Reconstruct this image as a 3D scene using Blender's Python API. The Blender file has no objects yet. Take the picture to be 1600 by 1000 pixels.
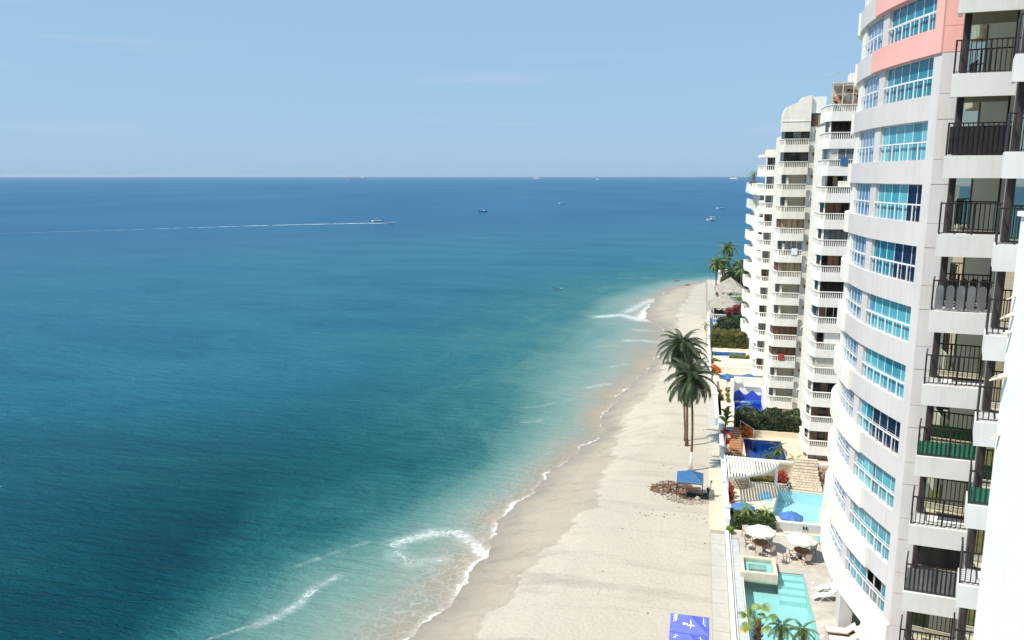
import bpy, math, random
import numpy as np
from mathutils import Vector, Matrix

sc = bpy.context.scene
COL = sc.collection
RAD = math.radians
rnd = random.Random(11)

# ---------------------------------------------------------------- camera, sky, sun, exposure
CAM_H, YAW, PITCH, FPX = 31.0, 13.4, 10.3, 1236.0
cam_d = bpy.data.cameras.new('camera')
cam_d.sensor_width = 36.0
cam_d.lens = 36.0 * FPX / 1600.0
cam_d.clip_start = 0.1
cam_d.clip_end = 80000
cam = bpy.data.objects.new('camera', cam_d)
COL.objects.link(cam)
cam.location = (0, 0, CAM_H)
cam.rotation_euler = (RAD(90 - PITCH), 0, RAD(YAW))
sc.camera = cam

SUN_EL = 55.0
SUN_AZ = (-0.83, -0.558)           # horizontal direction towards the sun: from the sea, a little behind the camera
world = bpy.data.worlds.new('World')
sc.world = world
world.use_nodes = True
wn = world.node_tree.nodes
wl = world.node_tree.links
wn.clear()
sky = wn.new('ShaderNodeTexSky')
sky.sky_type = 'NISHITA'
sky.sun_disc = False
sky.sun_elevation = RAD(SUN_EL)
sky.sun_rotation = math.atan2(SUN_AZ[0], SUN_AZ[1])
sky.altitude = 30
sky.air_density = 1.0
sky.dust_density = 0.8
sky.ozone_density = 1.0
bg = wn.new('ShaderNodeBackground')
bg.inputs['Strength'].default_value = 0.125
# faint streaks of thin high cloud
wtc = wn.new('ShaderNodeTexCoord')
wmp = wn.new('ShaderNodeMapping')
wmp.inputs['Scale'].default_value = (2.2, 2.2, 34)
wmp.inputs['Location'].default_value = (1.7, 0.4, 5.3)
wns = wn.new('ShaderNodeTexNoise')
wns.inputs['Scale'].default_value = 1.3
wns.inputs['Detail'].default_value = 6
wrp = wn.new('ShaderNodeValToRGB')
wrp.color_ramp.elements[0].position = 0.60
wrp.color_ramp.elements[0].color = (0, 0, 0, 1)
wrp.color_ramp.elements[1].position = 0.80
wrp.color_ramp.elements[1].color = (0.22, 0.22, 0.22, 1)
wmx = wn.new('ShaderNodeMix')
wmx.data_type = 'RGBA'
wmx.inputs['B'].default_value = (5.2, 5.2, 6.2, 1)
whz = wn.new('ShaderNodeMix')          # humid sea air: the whole dome drawn towards one pale blue
whz.data_type = 'RGBA'
whz.inputs['Factor'].default_value = 0.84
whz.inputs['B'].default_value = (2.4, 3.95, 5.8, 1)
wout = wn.new('ShaderNodeOutputWorld')
wl.new(wtc.outputs['Generated'], wmp.inputs['Vector'])
wl.new(wmp.outputs['Vector'], wns.inputs['Vector'])
wl.new(wns.outputs['Fac'], wrp.inputs['Fac'])
wl.new(wrp.outputs['Color'], wmx.inputs['Factor'])
wl.new(sky.outputs['Color'], whz.inputs['A'])
wl.new(whz.outputs['Result'], wmx.inputs['A'])
wl.new(wmx.outputs['Result'], bg.inputs['Color'])
wl.new(bg.outputs['Background'], wout.inputs['Surface'])

sun_d = bpy.data.lights.new('sun', 'SUN')
sun_d.energy = 4.8
sun_d.angle = RAD(0.5)
sun_d.color = (1.0, 0.95, 0.86)
sun = bpy.data.objects.new('sun', sun_d)
COL.objects.link(sun)
_s = Vector((SUN_AZ[0] * math.cos(RAD(SUN_EL)), SUN_AZ[1] * math.cos(RAD(SUN_EL)), math.sin(RAD(SUN_EL))))
sun.rotation_euler = _s.to_track_quat('Z', 'Y').to_euler()
sun.location = (-60, -20, 90)

sc.view_settings.view_transform = 'Standard'
sc.view_settings.look = 'None'
sc.view_settings.exposure = 0.15
sc.view_settings.gamma = 1.0
sc.view_settings.use_curve_mapping = False
sc.cycles.max_bounces = 4
sc.cycles.diffuse_bounces = 2
sc.cycles.glossy_bounces = 3
sc.cycles.volume_bounces = 0
sc.cycles.transparent_max_bounces = 12

# ---------------------------------------------------------------- helpers
ORG = {}

class MB:
    """collects faces and links them as one mesh object"""
    def __init__(s):
        s.v = []; s.f = []; s.m = []
    def poly(s, pts, mi=0):
        n = len(s.v); s.v.extend([tuple(p) for p in pts]); s.f.append(tuple(range(n, n + len(pts)))); s.m.append(mi)
        return s
    def box(s, x0, x1, y0, y1, z0, z1, mi=0):
        n = len(s.v)
        s.v += [(x0,y0,z0),(x1,y0,z0),(x1,y1,z0),(x0,y1,z0),(x0,y0,z1),(x1,y0,z1),(x1,y1,z1),(x0,y1,z1)]
        for q in ((0,3,2,1),(4,5,6,7),(0,1,5,4),(1,2,6,5),(2,3,7,6),(3,0,4,7)):
            s.f.append(tuple(n + i for i in q)); s.m.append(mi)
        return s
    def mbox(s, M, sx, sy, sz, mi=0):
        """box of half sizes under a matrix"""
        n = len(s.v)
        for z in (-sz, sz):
            for x, y in ((-sx,-sy),(sx,-sy),(sx,sy),(-sx,sy)):
                s.v.append(tuple(M @ Vector((x, y, z))))
        for q in ((0,3,2,1),(4,5,6,7),(0,1,5,4),(1,2,6,5),(2,3,7,6),(3,0,4,7)):
            s.f.append(tuple(n + i for i in q)); s.m.append(mi)
        return s
    def beam(s, p0, p1, w, h, mi=0):
        p0 = Vector(p0); p1 = Vector(p1); d = p1 - p0; L = d.length
        if L < 1e-6: return s
        x = d / L
        up = Vector((0,0,1)) if abs(x.z) < 0.95 else Vector((0,1,0))
        y = up.cross(x).normalized(); z = x.cross(y)
        M = Matrix((x, y, z)).transposed().to_4x4(); M.translation = (p0 + p1) / 2
        return s.mbox(M, L/2, w/2, h/2, mi)
    def prism(s, pl, z0, z1, mi=0, cap=True):
        n = len(s.v); k = len(pl)
        a = sum(pl[i][0]*pl[(i+1)%k][1] - pl[(i+1)%k][0]*pl[i][1] for i in range(k))
        if a < 0: pl = list(reversed(pl))
        s.v += [(p[0],p[1],z0) for p in pl] + [(p[0],p[1],z1) for p in pl]
        for i in range(k):
            j = (i+1) % k; s.f.append((n+i, n+j, n+k+j, n+k+i)); s.m.append(mi)
        if cap:
            s.f.append(tuple(n+k+i for i in range(k))); s.m.append(mi)
            s.f.append(tuple(n+i for i in reversed(range(k)))); s.m.append(mi)
        return s
    def tube(s, pts, rs, n=8, mi=0, caps=True):
        pts = [Vector(p) for p in pts]
        if not hasattr(rs, '__len__'): rs = [rs] * len(pts)
        base = len(s.v)
        for i, p in enumerate(pts):
            d = (pts[min(i+1, len(pts)-1)] - pts[max(i-1, 0)]).normalized()
            ref = Vector((1,0,0)) if abs(d.x) < 0.9 else Vector((0,1,0))
            a = ref.cross(d).normalized(); b = d.cross(a)
            for j in range(n):
                t = 2*math.pi*j/n
                s.v.append(tuple(p + (a*math.cos(t) + b*math.sin(t)) * rs[i]))
        for i in range(len(pts)-1):
            for j in range(n):
                k = (j+1) % n
                s.f.append((base+i*n+j, base+i*n+k, base+(i+1)*n+k, base+(i+1)*n+j)); s.m.append(mi)
        if caps:
            s.f.append(tuple(base+j for j in reversed(range(n)))); s.m.append(mi)
            e = base + (len(pts)-1)*n
            s.f.append(tuple(e+j for j in range(n))); s.m.append(mi)
        return s
    def lathe(s, prof, c=(0,0), n=16, mi=0):
        base = len(s.v)
        for r, z in prof:
            for j in range(n):
                t = 2*math.pi*j/n; s.v.append((c[0]+r*math.cos(t), c[1]+r*math.sin(t), z))
        for i in range(len(prof)-1):
            for j in range(n):
                k = (j+1) % n
                s.f.append((base+i*n+j, base+i*n+k, base+(i+1)*n+k, base+(i+1)*n+j)); s.m.append(mi)
        s.f.append(tuple(base+j for j in reversed(range(n)))); s.m.append(mi)
        e = base + (len(prof)-1)*n
        s.f.append(tuple(e+j for j in range(n))); s.m.append(mi)
        return s
    def mesh(s, name, mats, org=(0,0,0), smooth=False):
        me = bpy.data.meshes.new(name)
        o = org
        me.from_pydata([(a-o[0], b-o[1], c-o[2]) for a, b, c in s.v], [], s.f)
        if not isinstance(mats, (list, tuple)): mats = [mats]
        for m in mats: me.materials.append(m)
        if len(mats) > 1: me.polygons.foreach_set('material_index', s.m)
        if smooth: me.polygons.foreach_set('use_smooth', [True]*len(me.polygons))
        me.update()
        return me
    def build(s, name, mats, parent=None, org=(0,0,0), smooth=False):
        """world-space faces -> object; a part takes the origin of its thing"""
        if parent is not None: org = ORG[parent.name]
        o = bpy.data.objects.new(name, s.mesh(name, mats, org, smooth))
        COL.objects.link(o)
        if parent is not None: o.parent = parent
        else: o.location = org
        ORG[o.name] = tuple(org)
        return o

def tag(o, label=None, cat=None, group=None, kind=None):
    if label: o['label'] = label
    if cat: o['category'] = cat
    if group: o['group'] = group
    if kind: o['kind'] = kind
    return o

def thing(name, label, cat, loc=(0,0,0), group=None):
    o = bpy.data.objects.new(name, None); COL.objects.link(o)
    o.location = loc; o.empty_display_size = 0.3
    ORG[o.name] = tuple(loc)
    return tag(o, label, cat, group)

def inst(name, me, parent, loc=(0,0,0), rot=(0,0,0), scale=(1,1,1)):
    """an object on shared mesh data, placed in its parent's space"""
    o = bpy.data.objects.new(name, me); COL.objects.link(o)
    o.parent = parent; o.location = loc; o.rotation_euler = rot; o.scale = scale
    if parent is not None: ORG[o.name] = ORG[parent.name]
    return o

def copy_tree(o, parent=None):
    c = o.copy(); COL.objects.link(c); c.parent = parent
    for ch in list(o.children): copy_tree(ch, c)
    return c

# ---------------------------------------------------------------- materials
M = {}
def mat(name, col, rough=0.7, var=0.10, vs=1.5, bump=0.0, bs=20.0, metal=0.0, spec=0.5, col2=None, stretch=(1,1,1), detail=5.0, trans=None, streak=0.0):
    m = bpy.data.materials.new(name); m.use_nodes = True
    n = m.node_tree.nodes; l = m.node_tree.links
    b = n['Principled BSDF']
    b.inputs['Roughness'].default_value = rough; b.inputs['Metallic'].default_value = metal
    b.inputs['Specular IOR Level'].default_value = spec
    g = n.new('ShaderNodeNewGeometry')
    mp = n.new('ShaderNodeMapping'); mp.inputs['Scale'].default_value = stretch
    l.new(g.outputs['Position'], mp.inputs['Vector'])
    t = n.new('ShaderNodeTexNoise'); t.inputs['Scale'].default_value = vs; t.inputs['Detail'].default_value = detail
    l.new(mp.outputs['Vector'], t.inputs['Vector'])
    r = n.new('ShaderNodeValToRGB')
    a = col2 if col2 else tuple(max(0, c*(1-var)) for c in col)
    h = col if col2 else tuple(min(1, c*(1+var)) for c in col)
    r.color_ramp.elements[0].position = 0.33; r.color_ramp.elements[0].color = (*a, 1)
    r.color_ramp.elements[1].position = 0.67; r.color_ramp.elements[1].color = (*h, 1)
    l.new(t.outputs['Fac'], r.inputs['Fac'])
    out = r.outputs['Color']
    if streak:
        mp2 = n.new('ShaderNodeMapping'); mp2.inputs['Scale'].default_value = (2.6, 2.6, 0.16)
        l.new(g.outputs['Position'], mp2.inputs['Vector'])
        t2 = n.new('ShaderNodeTexNoise'); t2.inputs['Scale'].default_value = 1.6; t2.inputs['Detail'].default_value = 6
        l.new(mp2.outputs['Vector'], t2.inputs['Vector'])
        r2 = n.new('ShaderNodeValToRGB')
        r2.color_ramp.elements[0].position = 0.50; r2.color_ramp.elements[0].color = (0,0,0,1)
        r2.color_ramp.elements[1].position = 0.78; r2.color_ramp.elements[1].color = (streak,)*3 + (1,)
        l.new(t2.outputs['Fac'], r2.inputs['Fac'])
        mx = n.new('ShaderNodeMix'); mx.data_type = 'RGBA'
        mx.inputs['B'].default_value = tuple(c*0.55 for c in (col[0], col[1]*0.98, col[2]*0.92)) + (1,)
        l.new(r2.outputs['Color'], mx.inputs['Factor']); l.new(out, mx.inputs['A']); out = mx.outputs['Result']
    l.new(out, b.inputs['Base Color'])
    if bump:
        tb = n.new('ShaderNodeTexNoise'); tb.inputs['Scale'].default_value = bs; tb.inputs['Detail'].default_value = 4
        l.new(mp.outputs['Vector'], tb.inputs['Vector'])
        bp = n.new('ShaderNodeBump'); bp.inputs['Strength'].default_value = 1.0; bp.inputs['Distance'].default_value = bump
        l.new(tb.outputs['Fac'], bp.inputs['Height']); l.new(bp.outputs['Normal'], b.inputs['Normal'])
    if trans:
        td = n.new('ShaderNodeBsdfTranslucent'); td.inputs['Color'].default_value = (*trans, 1)
        ad = n.new('ShaderNodeAddShader')
        o = n['Material Output']
        l.new(b.outputs['BSDF'], ad.inputs[0]); l.new(td.outputs['BSDF'], ad.inputs[1]); l.new(ad.outputs['Shader'], o.inputs['Surface'])
    M[name] = m
    return m

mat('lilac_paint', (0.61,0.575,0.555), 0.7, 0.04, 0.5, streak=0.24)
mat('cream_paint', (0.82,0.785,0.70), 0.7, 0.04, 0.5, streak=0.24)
mat('pink_paint', (0.82,0.42,0.365), 0.7, 0.04, 0.5, streak=0.14)
mat('white_paint', (0.80,0.785,0.74), 0.65, 0.04, 0.8, streak=0.22)
mat('white_frame', (0.80,0.80,0.80), 0.4, 0.02)
mat('stucco_white', (0.85,0.825,0.755), 0.75, 0.05, 1.0, streak=0.25)
mat('stucco_cream', (0.81,0.755,0.645), 0.75, 0.05, 1.0, streak=0.30)
mat('stucco_beige', (0.68,0.61,0.46), 0.8, 0.06, 1.0, streak=0.2)
mat('near_white', (0.86,0.845,0.80), 0.7, 0.04, 1.4, bump=0.006, bs=9, streak=0.10)
mat('dark_metal', (0.028,0.02,0.02), 0.45, 0.2, 3)
mat('red_brown', (0.14,0.045,0.04), 0.5, 0.2, 3)
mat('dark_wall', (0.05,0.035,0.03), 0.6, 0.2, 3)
mat('interior', (0.30,0.22,0.15), 0.8, 0.2, 2)
mat('wood', (0.30,0.125,0.045), 0.55, 0.25, 6, stretch=(1,6,1))
mat('deck_wood', (0.42,0.20,0.09), 0.6, 0.25, 4, stretch=(1,6,1))
mat('canvas_white', (0.66,0.63,0.56), 0.8, 0.04, 2)
mat('cushion', (0.80,0.74,0.64), 0.85, 0.05, 3)
mat('canvas_blue', (0.065,0.17,0.42), 0.75, 0.08, 2)
mat('tent_blue', (0.03,0.13,0.28), 0.7, 0.08, 2)
mat('tent_violet', (0.125,0.155,0.74), 0.7, 0.07, 2.5, bump=0.03, bs=2.0)
mat('print_white', (0.80,0.84,0.88), 0.7, 0.02)
mat('plastic_white', (0.80,0.79,0.77), 0.4, 0.02)
mat('stone_deck', (0.56,0.51,0.43), 0.75, 0.12, 1.2, bump=0.004, bs=8, col2=(0.43,0.40,0.35))
mat('cream_deck', (0.72,0.62,0.47), 0.8, 0.06, 0.8)
mat('pink_deck', (0.72,0.52,0.39), 0.8, 0.06, 0.8)
mat('tile_grey', (0.50,0.53,0.53), 0.5, 0.10, 3)
mat('walk_slab', (0.47,0.44,0.375), 0.85, 0.06, 2.0)
mat('walk_cream', (0.58,0.50,0.385), 0.85, 0.04, 1.0)
mat('joint', (0.33,0.30,0.25), 0.9, 0.1)
mat('coping', (0.64,0.54,0.42), 0.7, 0.10, 2.5)
mat('sandstone', (0.62,0.52,0.36), 0.85, 0.18, 1.7, col2=(0.44,0.36,0.25))
mat('mortar', (0.42,0.36,0.27), 0.9, 0.1)
mat('thatch', (0.36,0.32,0.26), 0.95, 0.25, 2.0, bump=0.05, bs=9, stretch=(1,1,0.5))
mat('trunk', (0.17,0.105,0.065), 0.9, 0.3, 1.5, bump=0.02, bs=10, stretch=(1,1,4))
mat('trunk_white', (0.72,0.69,0.62), 0.9, 0.1)
mat('trunk_rough', (0.14,0.06,0.045), 0.9, 0.5, 6, bump=0.03, bs=14)
mat('frond_dark', (0.042,0.062,0.015), 0.5, 0.4, 1.6, col2=(0.013,0.023,0.008), trans=(0.015,0.03,0.004))
mat('frond_mid', (0.075,0.125,0.025), 0.5, 0.4, 1.2, col2=(0.035,0.07,0.018), trans=(0.03,0.05,0.006))
mat('frond_lime', (0.20,0.27,0.05), 0.5, 0.3, 2, col2=(0.10,0.16,0.035), trans=(0.06,0.08,0.01))
mat('frond_dry', (0.55,0.33,0.06), 0.7, 0.2, 3, trans=(0.1,0.06,0.01))
mat('leaf_hedge', (0.085,0.125,0.03), 0.6, 0.4, 1.6, col2=(0.03,0.06,0.015), trans=(0.02,0.03,0.004))
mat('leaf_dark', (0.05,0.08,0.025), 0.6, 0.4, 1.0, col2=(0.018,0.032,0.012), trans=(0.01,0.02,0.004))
mat('leaf_olive', (0.17,0.155,0.045), 0.7, 0.3, 0.9, col2=(0.075,0.085,0.022), trans=(0.03,0.03,0.005))
mat('leaf_lime', (0.24,0.30,0.06), 0.6, 0.3, 2, col2=(0.12,0.19,0.04), trans=(0.05,0.06,0.01))
mat('leaf_red', (0.50,0.07,0.03), 0.6, 0.4, 4.5, col2=(0.18,0.03,0.025), trans=(0.06,0.01,0.005))
mat('leaf_orange', (0.72,0.30,0.04), 0.6, 0.4, 4.5, col2=(0.50,0.06,0.02), trans=(0.08,0.03,0.005))
mat('leaf_pink', (0.34,0.06,0.07), 0.7, 0.4, 1.2, col2=(0.16,0.05,0.04), trans=(0.05,0.01,0.01))
mat('soil', (0.24,0.14,0.075), 0.95, 0.35, 2.2, bump=0.12, bs=5, col2=(0.08,0.045,0.028))
mat('rubble', (0.52,0.46,0.38), 0.9, 0.25, 3, col2=(0.30,0.26,0.21))
mat('skin', (0.38,0.20,0.13), 0.6, 0.05)
mat('hair', (0.02,0.015,0.012), 0.6, 0.1)
mat('cloth_grey', (0.55,0.56,0.58), 0.9, 0.05)
mat('cloth_dark', (0.02,0.02,0.03), 0.9, 0.1)
mat('cloth_purple', (0.10,0.02,0.14), 0.9, 0.1)
mat('ac_body', (0.26,0.17,0.11), 0.6, 0.1)
mat('pipe_cream', (0.76,0.69,0.52), 0.6, 0.06, 4)
mat('green_screen', (0.03,0.20,0.11), 0.35, 0.12, 2)
mat('grey_screen', (0.16,0.17,0.18), 0.6, 0.25, 2.5, stretch=(1,1,0.4))
mat('black_screen', (0.02,0.02,0.022), 0.6, 0.3, 3)
mat('hull_white', (0.80,0.80,0.80), 0.4, 0.03)
mat('hull_dark', (0.03,0.05,0.08), 0.4, 0.1)
mat('hull_blue', (0.02,0.10,0.20), 0.4, 0.1)
mat('ship_hazed', (0.36,0.33,0.38), 0.6, 0.1)  # ship paint greyed and lightened, distance haze mixed into its colour
mat('curtain', (0.42,0.33,0.21), 0.8, 0.3, 2.5, col2=(0.24,0.17,0.10), stretch=(1.5,1.5,0.1))
mat('curtain_brown', (0.20,0.11,0.065), 0.7, 0.35, 2.5, col2=(0.10,0.05,0.03), stretch=(1.5,1.5,0.1))
mat('shutter', (0.58,0.55,0.50), 0.7, 0.06)
mat('blue_paint', (0.035,0.085,0.52), 0.5, 0.08, 1.5)
mat('blue_tile', (0.03,0.12,0.42), 0.4, 0.15, 2)
mat('blue_wall', (0.35,0.52,0.70), 0.7, 0.06)
mat('mural', (0.70,0.62,0.50), 0.8, 0.3, 1.1, col2=(0.50,0.22,0.12))

def glass(name, col, rough=0.06, spec=0.6, var=0.15, vs=0.8, coat=0.0):
    m = mat(name, col, rough, var, vs, spec=spec)
    m.node_tree.nodes['Principled BSDF'].inputs['Coat Weight'].default_value = coat
    m.node_tree.nodes['Principled BSDF'].inputs['Coat Roughness'].default_value = 0.03
    return m
glass('pane_teal', (0.085,0.36,0.43), 0.10, 0.6, 0.12, 0.7)
glass('pane_teal2', (0.12,0.42,0.49), 0.10, 0.6, 0.12, 0.7)
glass('pane_teal3', (0.05,0.27,0.35), 0.10, 0.6, 0.15, 0.7)
glass('pane_teal_deep', (0.015,0.20,0.28), 0.08, 0.5, 0.15, 0.5)
glass('pane_navy', (0.006,0.014,0.045), 0.05, 0.5, 0.4, 0.6)
glass('pane_blue', (0.10,0.22,0.36), 0.05, 0.8, 0.1, 0.5)
glass('pane_dark', (0.018,0.016,0.016), 0.05, 0.45, 0.5, 1.2)
glass('pane_grey', (0.15,0.17,0.17), 0.06, 0.6, 0.3, 1.0)
def mirror(name, tint, rough):
    m = bpy.data.materials.new(name); m.use_nodes = True
    b = m.node_tree.nodes['Principled BSDF']
    b.inputs['Base Color'].default_value = (*tint, 1); b.inputs['Metallic'].default_value = 1.0; b.inputs['Roughness'].default_value = rough
    M[name] = m
mirror('mirror_glass', (0.62,0.58,0.44), 0.015)

def pool_water(name, col, col2, bump=0.01):
    m = mat(name, col, 0.06, 0.05, 1.4, col2=col2, spec=0.5, detail=2)
    n = m.node_tree.nodes; l = m.node_tree.links; b = n['Principled BSDF']
    b.inputs['IOR'].default_value = 1.33
    g = n.new('ShaderNodeNewGeometry'); t = n.new('ShaderNodeTexNoise'); t.inputs['Scale'].default_value = 3.5; t.inputs['Detail'].default_value = 2
    l.new(g.outputs['Position'], t.inputs['Vector'])
    bp = n.new('ShaderNodeBump'); bp.inputs['Distance'].default_value = bump; l.new(t.outputs['Fac'], bp.inputs['Height']); l.new(bp.outputs['Normal'], b.inputs['Normal'])
    return m
pool_water('water_mint', (0.17,0.50,0.47), (0.15,0.46,0.45))
pool_water('water_cyan', (0.22,0.60,0.76), (0.19,0.55,0.74))
pool_water('water_navy', (0.012,0.075,0.32), (0.008,0.045,0.24))
pool_water('water_royal', (0.03,0.13,0.60), (0.025,0.10,0.50))
pool_water('water_lilac', (0.30,0.31,0.50), (0.27,0.29,0.50))
pool_water('water_steel', (0.075,0.22,0.44), (0.06,0.18,0.40))

# ---------------------------------------------------------------- the setting: beach, sea
SHORE = np.array([(-23.5,-400),(-23.0,0),(-21.0,36),(-19.6,47),(-18.4,52),(-17.6,58),(-17.2,62),(-17.7,66.3),(-17.5,70),(-17.3,73.5),(-16.2,79),(-15.2,84),(-13.6,90.8),
                  (-11.9,96),(-11.2,99.5),(-12.1,104),(-11.9,110),(-10.9,119),(-9.6,126),(-8.3,133),(-6.9,146),(-6.2,155),(-5.7,168),(-7.6,177),(-10.6,183),(-12.3,190),
                  (-12.2,205),(-11.3,219),(-8.9,231),(-5.6,241),(-1,250),(4,257.5),(12,264),(30,272),(80,285),(200,320),(600,420),(3000,900),(30000,6000)], float)
MILK = np.array([(-42,-400),(-40,20),(-35,45.4),(-35.2,48.7),(-34.4,53.9),(-33.2,60),(-31.2,66.7),(-27.9,71.4),(-25.4,78),(-24.4,86),(-24.7,93),(-26.3,106.4),(-28.7,120.5),
                 (-30.6,150),(-30.4,179),(-27.8,215),(-19.6,244.5),(-9,262),(6,274),(40,290),(120,310),(600,450),(3000,960),(30000,6400)], float)

def seg_dist(P, line):
    """unsigned distance of points P (n,2) to a polyline"""
    best = np.full(len(P), 1e12)
    for a, b in zip(line[:-1], line[1:]):
        ab = b - a; t = np.clip(((P - a) @ ab) / (ab @ ab), 0, 1)
        d = np.hypot(*(P - a - t[:, None] * ab).T)
        best = np.minimum(best, d)
    return best

def inland(P, line):
    """True right of / inside the land polygon closed far to the east"""
    poly = np.vstack([line, [(40000, 6000), (40000, -400)]])
    x, y = P.T; ins = np.zeros(len(P), bool)
    for (x0, y0), (x1, y1) in zip(poly, np.roll(poly, -1, 0)):
        if y0 == y1: continue
        c = ((y0 > y) != (y1 > y)) & (x < (x1 - x0) * (y - y0) / (y1 - y0) + x0)
        ins ^= c
    return ins

def wob(P):
    x, y = P.T
    return 0.30*np.sin(y*0.55 + 0.7*np.sin(y*0.21)) + 0.18*np.sin(y*1.35 + 1.3) + 0.10*np.sin(y*2.9 + x*0.4) + 0.07*np.sin(y*5.3 + 0.5)

def shore_sd(P):
    s = seg_dist(P, SHORE)
    near = s < 30
    d = np.where(inland(P, SHORE), s, -s)
    d[near] += (wob(P[near]) * np.clip(1.2 - s[near]/25, 0, 1))
    return d

def lin(*segs):
    out = []
    for a, b, step in segs: out += list(np.arange(a, b, step))
    return out
def geo(a, b, n, sgn=1):
    return list(np.geomspace(a, b, n))

def sheet(name, xs, ys, zf, mats, attrs=None):
    X, Y = np.meshgrid(np.array(xs, float), np.array(ys, float))
    P = np.column_stack([X.ravel(), Y.ravel()])
    z, at = zf(P)
    nx, ny = len(xs), len(ys)
    V = np.column_stack([P, z]).astype(np.float32)
    i = np.arange(nx*ny).reshape(ny, nx)
    F = np.stack([i[:-1,:-1], i[:-1,1:], i[1:,1:], i[1:,:-1]], -1).reshape(-1, 4)
    me = bpy.data.meshes.new(name)
    me.vertices.add(len(V)); me.vertices.foreach_set('co', V.ravel())
    me.loops.add(F.size); me.loops.foreach_set('vertex_index', F.ravel().astype(np.int32))
    me.polygons.add(len(F)); me.polygons.foreach_set('loop_start', np.arange(0, F.size, 4, dtype=np.int32))
    me.polygons.foreach_set('use_smooth', np.ones(len(F), bool))
    for k, v in at.items():
        a = me.attributes.new(k, 'FLOAT', 'POINT'); a.data.foreach_set('value', v.astype(np.float32))
    me.update(calc_edges=True); me.validate()
    for m in (mats if isinstance(mats, list) else [mats]): me.materials.append(m)
    o = bpy.data.objects.new(name, me); COL.objects.link(o); ORG[o.name] = (0,0,0)
    return o

SEA_Z = -2.0
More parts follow.
